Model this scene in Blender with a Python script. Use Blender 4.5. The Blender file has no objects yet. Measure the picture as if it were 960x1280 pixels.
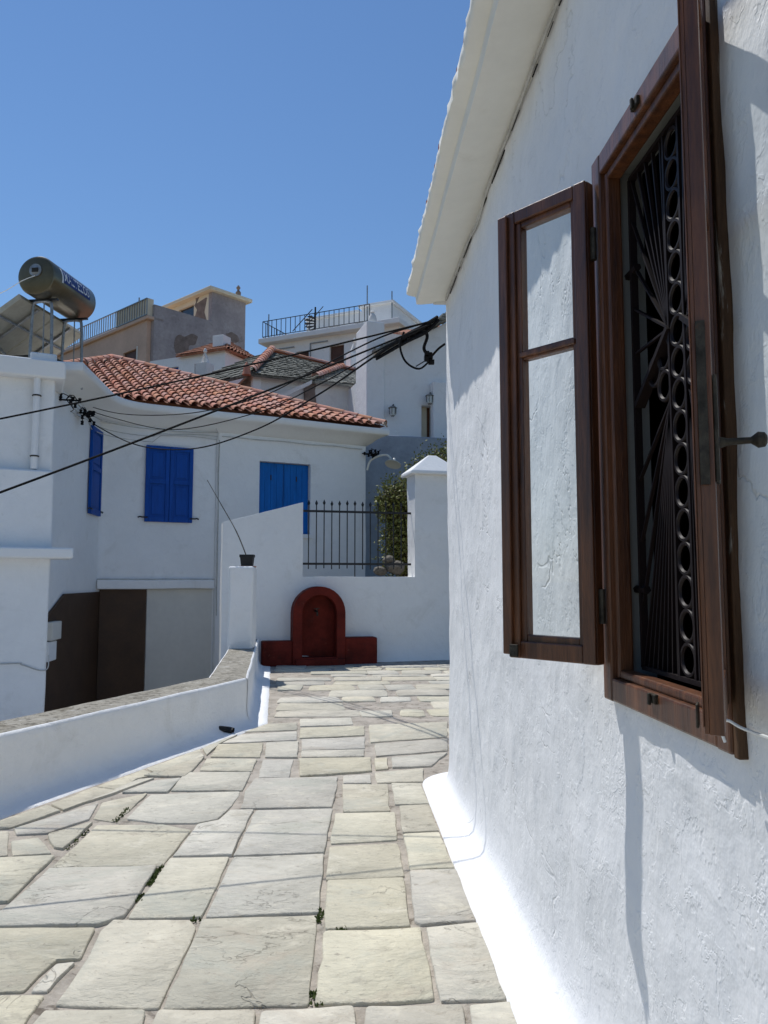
import bpy, bmesh, math, random
from mathutils import Vector, Matrix, noise as mn

rad = math.radians
sc = bpy.context.scene
COL = sc.collection
random.seed(7)

# ------------------------------------------------------------------ camera
EYE = Vector((0, 0, 1.5)); YAW, PITCH, FPX = rad(3.15), rad(5.0), 962.0
cam = bpy.data.cameras.new('camera'); camo = bpy.data.objects.new('camera', cam); COL.objects.link(camo)
cam.sensor_fit = 'VERTICAL'; cam.sensor_height = 24.0; cam.lens = 24.0 * FPX / 1280.0
cam.clip_start = 0.02; cam.clip_end = 3000
camo.location = EYE; camo.rotation_euler = (math.pi/2 + PITCH, 0, -YAW)
sc.camera = camo
# ------------------------------------------------------------------ sky, sun, exposure
SUN = Vector((-0.30, 0.42, 1.0)).normalized()
w = bpy.data.worlds.new('World'); sc.world = w; w.use_nodes = True
nt = w.node_tree; nt.nodes.clear()
sky = nt.nodes.new('ShaderNodeTexSky'); sky.sky_type = 'NISHITA'; sky.sun_disc = False
sky.sun_elevation = math.asin(SUN.z); sky.sun_rotation = math.atan2(SUN.x, SUN.y)
sky.altitude = 50; sky.air_density = 1.35; sky.dust_density = 0.0; sky.ozone_density = 10.0
bg = nt.nodes.new('ShaderNodeBackground'); bg.inputs[1].default_value = 0.10
wo = nt.nodes.new('ShaderNodeOutputWorld')
nt.links.new(sky.outputs[0], bg.inputs[0]); nt.links.new(bg.outputs[0], wo.inputs[0])
sl = bpy.data.lights.new('sun', 'SUN'); sl.energy = 4.0; sl.angle = rad(0.53); sl.color = (1.0, 0.975, 0.94)
slo = bpy.data.objects.new('sun', sl); COL.objects.link(slo); slo.location = (0, 0, 30)
slo.rotation_euler = SUN.to_track_quat('Z', 'Y').to_euler()
vs = sc.view_settings; vs.view_transform = 'Standard'; vs.look = 'None'; vs.exposure = 0.05; vs.gamma = 1.0
vs.use_curve_mapping = False
sc.cycles.max_bounces = 8; sc.cycles.transparent_max_bounces = 12
sc.cycles.use_denoising = True

# ------------------------------------------------------------------ surveying: where a sight line of the photograph meets a surface of the place
_R = Vector((math.cos(YAW), -math.sin(YAW), 0))
_F = Vector((math.sin(YAW)*math.cos(PITCH), math.cos(YAW)*math.cos(PITCH), math.sin(PITCH)))
_U = _R.cross(_F)
def ray(x, y): return _F + _R*((x-480)/FPX) + _U*((640-y)/FPX)
def gp(x, y, z=0.0):
    r = ray(x, y); return EYE + r*((z-EYE.z)/r.z)
def yp(x, y, Y):
    r = ray(x, y); return EYE + r*(Y/r.y)
def xp(x, y, X):
    r = ray(x, y); return EYE + r*(X/r.x)

class Frame:
    """a facade: local x along it, local y into the building, z up"""
    def __init__(s, x, y, deg, z=0.0):
        s.a = rad(deg); s.o = Vector((x, y, z)); s.M = Matrix.Translation(s.o) @ Matrix.Rotation(s.a, 4, 'Z'); s.I = s.M.inverted()
    def at(s, px, py, ly=0.0):
        o = s.I @ EYE; r = s.I.to_3x3() @ ray(px, py); t = (ly-o.y)/r.y
        return o + r*t
    def side(s, px, py, lx):
        o = s.I @ EYE; r = s.I.to_3x3() @ ray(px, py); t = (lx-o.x)/r.x
        return o + r*t
    def loc(s, p): return s.I @ Vector(p)

# ------------------------------------------------------------------ materials
def mat(name, col, rough=.8, var=.12, scale=1.5, col2=None, bump=.0, bscale=25., bdist=.01, spec=.3, metal=0.,
        stain=None, stretch=(1, 1, 1), rand=0., hue=.12, sat=(.8, 1.2), world=False, pits=0., coat=0., bdet=8, blow=2.2, crack=0., crack_scale=2.5, crack_col=(.2, .18, .15), flake=0., flake_scale=5.):
    m = bpy.data.materials.new(name); m.use_nodes = True
    N, L = m.node_tree.nodes, m.node_tree.links
    b = N['Principled BSDF']
    b.inputs['Roughness'].default_value = rough; b.inputs['Metallic'].default_value = metal
    b.inputs['Specular IOR Level'].default_value = spec
    if coat: b.inputs['Coat Weight'].default_value = coat; b.inputs['Coat Roughness'].default_value = .25
    if world:
        g = N.new('ShaderNodeNewGeometry'); co = g.outputs['Position']
    else:
        g = N.new('ShaderNodeTexCoord'); co = g.outputs['Object']
    mp = N.new('ShaderNodeMapping'); mp.inputs['Scale'].default_value = stretch; L.new(co, mp.inputs['Vector']); co = mp.outputs[0]
    if rand:
        oi = N.new('ShaderNodeObjectInfo')
        cx = N.new('ShaderNodeVectorMath'); cx.operation = 'MULTIPLY_ADD'
        L.new(oi.outputs['Random'], cx.inputs[0]); cx.inputs[1].default_value = (37, 91, 53); L.new(co, cx.inputs[2]); co = cx.outputs[0]
    def noi(sc_, det=5, ro=.6, dist=0.):
        n = N.new('ShaderNodeTexNoise'); n.inputs['Scale'].default_value = sc_; n.inputs['Detail'].default_value = det
        n.inputs['Roughness'].default_value = ro; n.inputs['Distortion'].default_value = dist; L.new(co, n.inputs['Vector']); return n.outputs['Fac']
    def rng(f, a, b_, c, d):
        r = N.new('ShaderNodeMapRange'); L.new(f, r.inputs[0])
        for i, v in enumerate((a, b_, c, d)): r.inputs[i+1].default_value = v
        return r.outputs[0]
    def mix(f, a, b_, mode='MIX'):
        x = N.new('ShaderNodeMix'); x.data_type = 'RGBA'; x.blend_type = mode
        for s_, v in ((0, f), (6, a), (7, b_)):
            if hasattr(v, 'node'): L.new(v, x.inputs[s_])
            elif s_ == 0: x.inputs[0].default_value = v
            else: x.inputs[s_].default_value = (*v, 1)
        return x.outputs[2]
    c2 = col2 or tuple(max(0, v*(1-var*2)) for v in col)
    c = mix(rng(noi(scale, 6, .62), .35, .68, 0, 1), col, c2)
    f2 = rng(noi(scale*9, 4, .6), .3, .7, 1-var*.6, 1+var*.4)
    cc = N.new('ShaderNodeCombineColor'); [L.new(f2, cc.inputs[i]) for i in range(3)]
    c = mix(1.0, c, cc.outputs[0], 'MULTIPLY')
    if rand:
        hs = N.new('ShaderNodeHueSaturation'); L.new(c, hs.inputs['Color'])
        L.new(rng(oi.outputs['Random'], 0, 1, 1-rand, 1+rand*.7), hs.inputs['Value'])
        wn = N.new('ShaderNodeTexWhiteNoise'); wn.noise_dimensions = '1D'; L.new(oi.outputs['Random'], wn.inputs['W'])
        L.new(rng(wn.outputs['Value'], 0, 1, *sat), hs.inputs['Saturation'])
        L.new(rng(wn.outputs['Color'], 0, 1, .5-hue*.1, .5+hue*.1), hs.inputs['Hue']); c = hs.outputs[0]
    for st in (stain or []):
        scol, ssc, t0, t1, amt = st
        c = mix(rng(noi(ssc, 6, .7, .6), t0, t1, 0, amt), c, scol)
    pitf = None
    if pits:
        v = N.new('ShaderNodeTexVoronoi'); v.inputs['Scale'].default_value = 15; L.new(co, v.inputs['Vector'])
        k = N.new('ShaderNodeMath'); k.operation = 'MULTIPLY'
        L.new(rng(v.outputs['Distance'], .0, .17, 1, 0), k.inputs[0]); L.new(rng(noi(6, 3), .52, .6, 0, 1), k.inputs[1]); pitf = k.outputs[0]
        k2 = N.new('ShaderNodeMath'); k2.operation = 'MULTIPLY'; L.new(pitf, k2.inputs[0]); k2.inputs[1].default_value = pits
        c = mix(k2.outputs[0], c, (.30, .28, .24))
    ckf = None
    if crack:       # hairlines: where a warped noise crosses its middle value, only in some patches
        ab = N.new('ShaderNodeMath'); ab.operation = 'ABSOLUTE'; sb = N.new('ShaderNodeMath'); sb.operation = 'SUBTRACT'
        L.new(noi(crack_scale, 5, .6, 1.2), sb.inputs[0]); sb.inputs[1].default_value = .5; L.new(sb.outputs[0], ab.inputs[0])
        k = N.new('ShaderNodeMath'); k.operation = 'MULTIPLY'; L.new(rng(ab.outputs[0], .001, .0075, 1, 0), k.inputs[0])
        L.new(rng(noi(crack_scale*1.3, 2, .5), .54, .60, 0, 1), k.inputs[1]); ckf = k.outputs[0]
        k2 = N.new('ShaderNodeMath'); k2.operation = 'MULTIPLY'; L.new(ckf, k2.inputs[0]); k2.inputs[1].default_value = crack
        c = mix(k2.outputs[0], c, crack_col)
    L.new(c, b.inputs['Base Color'])
    if bump:
        h = N.new('ShaderNodeMath'); h.operation = 'ADD'
        L.new(noi(bscale, bdet, .65), h.inputs[0]); L.new(rng(noi(bscale*.18, 5, .6, .5), 0, 1, 0, blow), h.inputs[1]); hh = h.outputs[0]
        if pitf is not None:
            s2 = N.new('ShaderNodeMath'); s2.operation = 'SUBTRACT'; L.new(hh, s2.inputs[0]); L.new(pitf, s2.inputs[1]); hh = s2.outputs[0]
        if ckf is not None:
            s2 = N.new('ShaderNodeMath'); s2.operation = 'SUBTRACT'; L.new(hh, s2.inputs[0]); L.new(ckf, s2.inputs[1]); hh = s2.outputs[0]
        if flake:   # old coats of limewash ending in small steps
            for fs_, lo in ((flake_scale, .50), (flake_scale*2.3, .57)):
                s2 = N.new('ShaderNodeMath'); s2.operation = 'ADD'; L.new(hh, s2.inputs[0]); L.new(rng(noi(fs_, 5, .62, .3), lo, lo+.022, 0, flake), s2.inputs[1]); hh = s2.outputs[0]
        bp = N.new('ShaderNodeBump'); bp.inputs['Strength'].default_value = bump; bp.inputs['Distance'].default_value = bdist
        L.new(hh, bp.inputs['Height']); L.new(bp.outputs[0], b.inputs['Normal'])
    return m

M = {}
M['white'] = mat('whitewash', (.83, .83, .815), .9, .03, .9, bump=.55, bscale=22, bdist=.012, spec=.15, flake=.22, flake_scale=3,
                 stain=[((.60, .59, .55), 1.6, .56, .74, .5), ((.45, .43, .40), 6, .66, .76, .35)])
M['white_clean'] = mat('whitewash_fresh', (.82, .82, .80), .9, .02, 1.2, bump=.4, bscale=30, bdist=.008, spec=.15)
M['white_old'] = mat('whitewash_weathered', (.74, .73, .70), .92, .06, 1.0, bump=.5, bscale=12, bdist=.015, spec=.1,
                     stain=[((.42, .40, .37), 1.3, .58, .75, .55)])
M['white_wall'] = mat('whitewash_brushed', (.80, .80, .795), .88, .035, 1.3, bump=.40, bscale=12, bdist=.014, spec=.2, stretch=(1, 1, .85), bdet=4, blow=3.0, flake=.20, flake_scale=4.5, crack=.12, crack_scale=1.1,
                      stain=[((.60, .60, .57), 2.2, .58, .76, .45), ((.50, .48, .43), 7, .66, .76, .45), ((.42, .40, .36), 18, .70, .76, .5)])
M['cornice'] = mat('cornice_paint', (.78, .765, .70), .85, .04, 1.5, bump=.3, bscale=14, bdist=.008, spec=.2,
                   stain=[((.55, .52, .44), 4, .63, .78, .4)])
M['cement'] = mat('parapet_cement', (.27, .25, .205), .95, .2, 3, col2=(.38, .355, .30), bump=.9, bscale=30, bdist=.02, spec=.1,
                  stain=[((.10, .09, .07), 16, .50, .62, .85), ((.50, .48, .43), 7, .56, .66, .6), ((.16, .14, .10), 3, .55, .68, .5)])
M['slab'] = mat('schist_slab', (.565, .525, .42), .85, .15, 2.2, col2=(.455, .425, .34), bump=.65, bscale=34, bdist=.012, crack=.35, crack_scale=1.7, crack_col=(.24, .21, .165), flake=.15, flake_scale=4, stretch=(.85, 1.35, 1), spec=.2, rand=.13, hue=.08, sat=(.7, 1.25), world=True, pits=.8,
                stain=[((.33, .30, .24), 6, .57, .68, .6), ((.63, .59, .48), 3.1, .54, .66, .6), ((.40, .40, .335), 1.3, .54, .64, .6), ((.44, .38, .30), 2.4, .58, .68, .5), ((.25, .22, .18), 34, .60, .68, .7)])
M['mortar'] = mat('joint_mortar', (.46, .41, .345), .95, .2, 5, bump=.9, bscale=45, bdist=.012, spec=.1, world=True,
                  stain=[((.11, .09, .07), 10, .57, .65, .8), ((.46, .42, .36), 2, .5, .66, .6), ((.30, .29, .24), 3.5, .55, .65, .5)])
M['soil'] = mat('dry_soil', (.22, .17, .11), .95, .3, 1.5, bump=.8, bscale=8, bdist=.05, spec=.1, world=True, stain=[((.10, .12, .05), .6, .5, .62, .7)])
M['street'] = mat('lower_street_cement', (.50, .485, .46), .9, .12, 1, bump=.4, bscale=20, bdist=.01, world=True)  # lightened so the street bounces more sunlight onto the shutter house
M['wood'] = mat('varnished_wood', (.155, .056, .020), .42, .45, 3, col2=(.045, .016, .008), bump=.5, bscale=30, bdist=.003, spec=.45, stretch=(9, 9, .8), coat=.25,
                stain=[((.24, .10, .045), 2, .56, .7, .6)])
M['wood_old'] = mat('weathered_wood', (.10, .052, .025), .7, .3, 4, bump=.6, bscale=30, bdist=.004, stretch=(8, 8, .8), stain=[((.42, .40, .35), 3, .6, .66, .8)])
M['iron'] = mat('wrought_iron_paint', (.012, .006, .006), .55, .2, 8, spec=.3)
M['black_iron'] = mat('black_iron', (.012, .012, .013), .45, .2, 8, spec=.4)
M['rust_iron'] = mat('dull_lock_iron', (.075, .065, .05), .6, .4, 25, metal=.5, bump=.4, bscale=60, bdist=.002, stain=[((.10, .05, .028), 18, .58, .66, .5)])
M['blue'] = mat('blue_shutter_paint', (.005, .075, .36), .55, .14, 2, spec=.2, stain=[((.03, .13, .45), 3, .6, .72, .4)], bump=.2, bscale=40, bdist=.002, stretch=(6, 6, 1))
M['blue_door'] = mat('blue_door_paint', (.004, .145, .50), .55, .14, 2, spec=.2, stain=[((.03, .2, .6), 3, .6, .72, .4)], bump=.2, bscale=40, bdist=.002, stretch=(6, 6, 1))
M['red'] = mat('oxblood_paint', (.165, .020, .012), .7, .25, 3, bump=.4, bscale=25, bdist=.006, spec=.15, stain=[((.06, .014, .01), 4, .55, .7, .6), ((.26, .10, .07), 9, .64, .72, .5)])
M['tile'] = mat('terracotta', (.57, .275, .19), .85, .2, 4, col2=(.46, .205, .135), bump=.4, bscale=40, bdist=.004, spec=.15, rand=.13, hue=.10, sat=(.75, 1.1), stain=[((.50, .33, .22), 9, .6, .72, .5)])
M['tile_far'] = mat('terracotta_weathered', (.40, .18, .11), .9, .3, 5, col2=(.22, .10, .07), bump=.3, bscale=20, bdist=.01, spec=.1, stain=[((.46, .37, .29), 3, .55, .7, .7)])
M['ridge_m'] = mat('ridge_mortar', (.50, .42, .35), .9, .2, 6, bump=.4, bscale=30, bdist=.006)
M['pan'] = mat('terracotta_pan', (.22, .085, .05), .9, .3, 6, bump=.3, bscale=40, bdist=.004)
M['slate'] = mat('roof_slate', (.20, .20, .175), .9, .4, 5, col2=(.085, .088, .072), bump=.6, bscale=14, bdist=.03, spec=.2, stain=[((.34, .34, .28), 4, .56, .66, .7)])
M['slate_pale'] = mat('roof_slate_pale', (.36, .36, .32), .9, .3, 5, col2=(.17, .17, .15), bump=.6, bscale=14, bdist=.03, spec=.2, stain=[((.5, .5, .44), 4, .56, .66, .7)])
M['cable'] = mat('black_cable', (.010, .010, .011), .85, .1, 5, spec=.1)
M['cable_grey'] = mat('painted_cable', (.55, .54, .50), .7, .15, 8)
M['steel'] = mat('galvanised_steel', (.36, .36, .35), .45, .2, 10, metal=.7)
M['tank'] = mat('tank_bronze_enamel', (.20, .172, .118), .30, .12, 3, metal=.75, spec=.5, stain=[((.30, .28, .24), 3, .6, .8, .5)])
M['tank_end'] = mat('tank_end_enamel', (.14, .115, .065), .38, .12, 3, metal=.6, spec=.5)
M['collector'] = mat('collector_back', (.42, .39, .31), .6, .1, 2, metal=.2, bump=.2, bscale=6, bdist=.01)
M['label_blue'] = mat('label_blue', (.010, .025, .16), .4, .05, 3)
M['label_white'] = mat('label_white', (.78, .78, .76), .4, .05, 3)
M['dark'] = mat('dark_interior', (.03, .028, .025), .9, .1, 2)
M['reveal'] = mat('shaded_white_reveal', (.30, .31, .30), .8, .1, 2)  # white reveal coloured grey, the shade inside the opening put into it
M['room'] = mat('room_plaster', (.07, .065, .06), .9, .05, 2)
M['grey_wall'] = mat('shade_blue_grey_render', (.34, .385, .44), .9, .12, 1.2, bump=.3, bscale=12, bdist=.01, stain=[((.22, .25, .29), 2.5, .56, .7, .6), ((.42, .45, .47), 1.3, .6, .72, .4)])  # grey paint with the blue of its shade mixed into the colour
M['peach'] = mat('peach_render', (.62, .44, .33), .9, .08, .5, bump=.3, bscale=6, bdist=.02, stain=[((.45, .34, .27), .8, .56, .7, .5)])
M['cream'] = mat('cream_render', (.74, .66, .50), .9, .06, .5, bump=.3, bscale=6, bdist=.02, stain=[((.55, .50, .40), 1.2, .6, .7, .5)])
M['patchy'] = mat('patchy_grey_render', (.40, .36, .35), .95, .2, .6, col2=(.27, .24, .24), bump=.5, bscale=5, bdist=.03,
                  stain=[((.50, .47, .46), .55, .55, .66, .6), ((.17, .15, .14), 1.4, .60, .70, .6)])
M['patch_brown'] = mat('bare_render', (.26, .205, .175), .95, .2, 3, bump=.4, bscale=6, bdist=.02)
M['garage'] = mat('brown_garage_sheet', (.075, .040, .021), .6, .15, 2, bump=.1, bscale=8, bdist=.004, stain=[((.03, .02, .015), 1.2, .5, .7, .5)])
M['brown_door'] = mat('brown_door', (.16, .065, .03), .6, .2, 3, stretch=(6, 6, 1))
M['brown_shutter'] = mat('brown_shutter', (.10, .045, .03), .6, .2, 3)
M['beige'] = mat('beige_render', (.66, .64, .58), .9, .05, 1, bump=.3, bscale=12, bdist=.01)
M['pot'] = mat('black_plastic', (.015, .015, .016), .5, .1, 4)
M['twig'] = mat('dry_twig', (.10, .075, .045), .9, .2, 8)
M['leaf'] = mat('leaf', (.14, .165, .036), .6, .35, 7, col2=(.22, .21, .065), spec=.3)
M['leaf_dry'] = mat('leaf_dark', (.07, .065, .028), .7, .3, 7, col2=(.13, .09, .045))
M['moss'] = mat('moss', (.07, .10, .02), .9, .3, 20)
M['rock'] = mat('rock', (.20, .18, .15), .9, .25, 3, bump=.8, bscale=8, bdist=.03)
M['lamp_white'] = mat('lamp_enamel', (.72, .70, .62), .4, .05, 3)
M['lantern_glass'] = mat('lantern_glass', (.5, .52, .5), .15, .05, 3, spec=.6)
M['dark_glass'] = mat('dark_glass', (.02, .024, .03), .08, .05, 2, spec=.6)
def glass():
    m = bpy.data.materials.new('window_glass'); m.use_nodes = True; N, L = m.node_tree.nodes, m.node_tree.links
    N.remove(N['Principled BSDF']); o = N['Material Output']
    t = N.new('ShaderNodeBsdfTransparent'); t.inputs[0].default_value = (.93, .95, .95, 1)
    g = N.new('ShaderNodeBsdfGlossy'); g.inputs['Roughness'].default_value = .01
    lw = N.new('ShaderNodeLayerWeight'); lw.inputs['Blend'].default_value = .5
    pw = N.new('ShaderNodeMath'); pw.operation = 'POWER'; L.new(lw.outputs['Facing'], pw.inputs[0]); pw.inputs[1].default_value = 5
    f = N.new('ShaderNodeMapRange'); L.new(pw.outputs[0], f.inputs[0]); f.inputs[3].default_value = .04; f.inputs[4].default_value = .9
    x = N.new('ShaderNodeMixShader'); L.new(f.outputs[0], x.inputs[0]); L.new(t.outputs[0], x.inputs[1]); L.new(g.outputs[0], x.inputs[2])
    L.new(x.outputs[0], o.inputs['Surface']); return m
M['glass'] = glass()

# ------------------------------------------------------------------ mesh building
def fnoise(p, s=1.0, seed=0.0):
    return mn.noise(Vector((p[0]*s+seed, p[1]*s+seed*.7, p[2]*s-seed)))
class MB:
    def __init__(s): s.v = []; s.f = []
    def add(s, vs, fs):
        n = len(s.v); s.v += [tuple(v) for v in vs]; s.f += [tuple(i+n for i in f) for f in fs]; return s
    def box(s, a, b):
        x0, y0, z0 = a; x1, y1, z1 = b
        return s.add([(x0,y0,z0),(x1,y0,z0),(x1,y1,z0),(x0,y1,z0),(x0,y0,z1),(x1,y0,z1),(x1,y1,z1),(x0,y1,z1)],
                     [(3,2,1,0),(4,5,6,7),(0,1,5,4),(1,2,6,5),(2,3,7,6),(3,0,4,7)])
    def bar(s, p, q, wx, wy, up=(0, 0, 1)):
        p, q = Vector(p), Vector(q); d = (q-p).normalized(); u = Vector(up)
        a = d.cross(u); a = a.normalized() if a.length > 1e-4 else Vector((1, 0, 0)); b = a.cross(d).normalized()
        vs_ = [c+a*(wx/2*i)+b*(wy/2*j) for c in (p, q) for i, j in ((-1,-1),(1,-1),(1,1),(-1,1))]
        return s.add(vs_, [(3,2,1,0),(4,5,6,7),(0,1,5,4),(1,2,6,5),(2,3,7,6),(3,0,4,7)])
    def tube(s, pts, r, n=8, caps=True):
        pts = [Vector(p) for p in pts]; m = len(pts); rs = r if isinstance(r, (list, tuple)) else [r]*m
        ref = None; vs_ = []
        for i, p in enumerate(pts):
            d = (pts[min(i+1, m-1)]-pts[max(i-1, 0)]).normalized()
            if ref is None: ref = d.orthogonal().normalized()
            ref = (ref-d*ref.dot(d)); ref = ref.normalized() if ref.length > 1e-5 else d.orthogonal().normalized()
            b = d.cross(ref)
            vs_ += [p+(ref*math.cos(2*math.pi*k/n)+b*math.sin(2*math.pi*k/n))*rs[i] for k in range(n)]
        fs = [(i*n+k, i*n+(k+1) % n, (i+1)*n+(k+1) % n, (i+1)*n+k) for i in range(m-1) for k in range(n)]
        if caps: fs += [tuple(range(n))[::-1], tuple(range((m-1)*n, m*n))]
        return s.add(vs_, fs)
    def lathe(s, prof, c=(0, 0, 0), n=20, axis='z'):
        vs_ = []
        for r, z in prof:
            for k in range(n):
                a = 2*math.pi*k/n; x, y = r*math.cos(a), r*math.sin(a)
                p = (x, y, z) if axis == 'z' else (x, z, y)
                vs_.append((c[0]+p[0], c[1]+p[1], c[2]+p[2]))
        m = len(prof)
        fs = [(i*n+k, i*n+(k+1) % n, (i+1)*n+(k+1) % n, (i+1)*n+k) for i in range(m-1) for k in range(n)]
        return s.add(vs_, fs+[tuple(range(n))[::-1], tuple(range((m-1)*n, m*n))])
    def ring(s, c, R_, r, nrm, n=16, k=6):
        nrm = Vector(nrm).normalized(); a = nrm.orthogonal().normalized(); b = nrm.cross(a); c = Vector(c)
        vs_ = []
        for i in range(n):
            t = 2*math.pi*i/n; d = a*math.cos(t)+b*math.sin(t)
            for j in range(k):
                u = 2*math.pi*j/k; vs_.append(c+d*(R_+r*math.cos(u))+nrm*(r*math.sin(u)))
        fs = [(i*k+j, ((i+1) % n)*k+j, ((i+1) % n)*k+(j+1) % k, i*k+(j+1) % k) for i in range(n) for j in range(k)]
        return s.add(vs_, fs)
    def prism(s, poly, y0, y1):
        """outline in x,z extruded in y"""
        n = len(poly)
        vs_ = [(x, y0, z) for x, z in poly]+[(x, y1, z) for x, z in poly]
        return s.add(vs_, [tuple(range(n)), tuple(range(n, 2*n))[::-1]]+[(i, i+n, (i+1) % n+n, (i+1) % n) for i in range(n)])
    def poly(s, pts, thick=(0, 0, -.1)):
        n = len(pts); t = Vector(thick); pts = [Vector(p) for p in pts]
        return s.add(pts+[p+t for p in pts], [tuple(range(n)), tuple(range(n, 2*n))[::-1]]+[(i, i+n, (i+1) % n+n, (i+1) % n) for i in range(n)])
    def plate(s, xs, zs, inside, y0, y1, warp=None):
        """slab in the x,z plane made of grid cells; openings and outline get real side faces"""
        xs = sorted(set(round(x, 4) for x in xs)); zs = sorted(set(round(z, 4) for z in zs)); nx, nz = len(xs), len(zs)
        ins = lambda i, j: 0 <= i < nx-1 and 0 <= j < nz-1 and inside((xs[i]+xs[i+1])/2, (zs[j]+zs[j+1])/2)
        idx = {}; vs_ = []; fs = []
        def V(i, j, k):
            if (i, j, k) not in idx:
                p = Vector((xs[i], (y0, y1)[k], zs[j]))
                if warp: p = warp(p, k)
                idx[i, j, k] = len(vs_); vs_.append(p)
            return idx[i, j, k]
        for i in range(nx-1):
            for j in range(nz-1):
                if not ins(i, j): continue
                fs.append((V(i,j,0), V(i+1,j,0), V(i+1,j+1,0), V(i,j+1,0)))
                fs.append((V(i,j,1), V(i,j+1,1), V(i+1,j+1,1), V(i+1,j,1)))
                if not ins(i-1, j): fs.append((V(i,j,1), V(i,j,0), V(i,j+1,0), V(i,j+1,1)))
                if not ins(i+1, j): fs.append((V(i+1,j,0), V(i+1,j,1), V(i+1,j+1,1), V(i+1,j+1,0)))
                if not ins(i, j-1): fs.append((V(i,j,0), V(i,j,1), V(i+1,j,1), V(i+1,j,0)))
                if not ins(i, j+1): fs.append((V(i,j+1,0), V(i+1,j+1,0), V(i+1,j+1,1), V(i,j+1,1)))
        return s.add(vs_, fs)
    def sweep(s, path, prof, skip=None, disp=None):
        """profile (outward, z) carried along a plan path; outward is to the right of travel"""
        path = [Vector((p[0], p[1], 0)) for p in path]; m = len(path); n = len(prof); vs_ = []
        for i, p in enumerate(path):
            d0 = (path[i]-path[i-1]).normalized() if i else None
            d1 = (path[i+1]-path[i]).normalized() if i < m-1 else None
            d0 = d0 or d1; d1 = d1 or d0
            n0 = Vector((d0.y, -d0.x, 0)); n1 = Vector((d1.y, -d1.x, 0)); nn = (n0+n1); nn = nn/max(.3, nn.dot(n0))
            for j, (o, z) in enumerate(prof):
                q = p+nn*o+Vector((0, 0, z))
                if disp: q = disp(q, nn, i, j)
                vs_.append(q)
        fs = [(i*n+j, (i+1)*n+j, (i+1)*n+j+1, i*n+j+1) for i in range(m-1) for j in range(n-1) if not (skip and skip(i, j))]
        return s.add(vs_, fs)
    def build(s, name, m, parent=None, smooth=False, bevel=0., angle=40):
        me = bpy.data.meshes.new(name); me.from_pydata(s.v, [], s.f); me.validate(); me.update()
        bm = bmesh.new(); bm.from_mesh(me); bmesh.ops.recalc_face_normals(bm, faces=bm.faces); bm.to_mesh(me); bm.free()
        o = bpy.data.objects.new(name, me); COL.objects.link(o); me.materials.append(M[m] if isinstance(m, str) else m)
        if parent: o.parent = parent
        if smooth:
            me.polygons.foreach_set('use_smooth', [True]*len(me.polygons))
            me.set_sharp_from_angle(angle=rad(angle))
        if bevel:
            b = o.modifiers.new('bevel', 'BEVEL'); b.width = bevel; b.segments = 2; b.limit_method = 'ANGLE'; b.angle_limit = rad(40)
            b.use_clamp_overlap = True
        return o
def tag(o, label=None, cat=None, group=None, kind=None):
    for k, v in (('label', label), ('category', cat), ('group', group), ('kind', kind)):
        if v: o[k] = v
    return o
def thing(name, label, cat, loc=(0, 0, 0), rz=0., group=None):
    o = bpy.data.objects.new(name, None); COL.objects.link(o); o.location = loc; o.rotation_euler = (0, 0, rz); o.empty_display_size = .2
    return tag(o, label, cat, group)
def inst(src, parent=None, mtx=None):
    o = src.copy(); COL.objects.link(o); o.parent = parent
    if mtx is not None: o.matrix_local = mtx
    return o
def frng(a, b, st):
    n = max(1, int(round((b-a)/st))); return [a+(b-a)*i/n for i in range(n+1)]
def smoothline(pts, n=8):
    pts = [Vector(p) for p in pts]; out = []
    for i in range(len(pts)-1):
        p0 = pts[max(i-1, 0)]; p1 = pts[i]; p2 = pts[i+1]; p3 = pts[min(i+2, len(pts)-1)]
        for k in range(n):
            t = k/n
            out.append(.5*((2*p1)+(p2-p0)*t+(2*p0-5*p1+4*p2-p3)*t*t+(3*p1-3*p2+p3-p0)*t**3))
    return out+[pts[-1]]
def rough(seed, amp, s=3.):
    def w_(p, k=0):
        q = Vector(p); d = Vector((fnoise(p, s, seed), fnoise(p, s, seed+9), fnoise(p, s, seed+17)*.6)); return q+d*amp
    return w_

# ================================================================== THE SETTING
# hillside: one sheet to the horizon
def hill_z(x, y):
    base = -1.7
    def sm(a, b, t): t = max(0, min(1, (t-a)/(b-a))); return t*t*(3-2*t)
    z = base+sm(14.6, 16.0, y)*sm(-0.9, 0.2, x)*3.0
    z = z+sm(21, 75, y)*13 + sm(21, 24, y)*1.5*(1-sm(-.9, .2, x))
    return z+.25*fnoise((x, y, 0), .12)*sm(22, 40, y)
gx = [-900, -400, -150, -80, -50]+frng(-36, 36, 1.2)+[50, 80, 150, 400, 900]
gy = [-900, -300, -80, -30]+frng(-12, 90, .8)+[120, 200, 400, 900, 1800]
hb = MB(); nx = len(gx)
hb.add([(x, y, hill_z(x, y)) for y in gy for x in gx], [(j*nx+i, j*nx+i+1, (j+1)*nx+i+1, (j+1)*nx+i) for j in range(len(gy)-1) for i in range(nx-1)])
tag(hb.build('hillside', 'soil', smooth=True, angle=60), kind='structure')
tag(MB().add([(-16, -10, -1.66), (-1.2, -10, -1.66), (-1.2, 20, -1.66), (-16, 20, -1.66)], [(0, 1, 2, 3)]).build('lower_street', 'street'), kind='structure')

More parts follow.
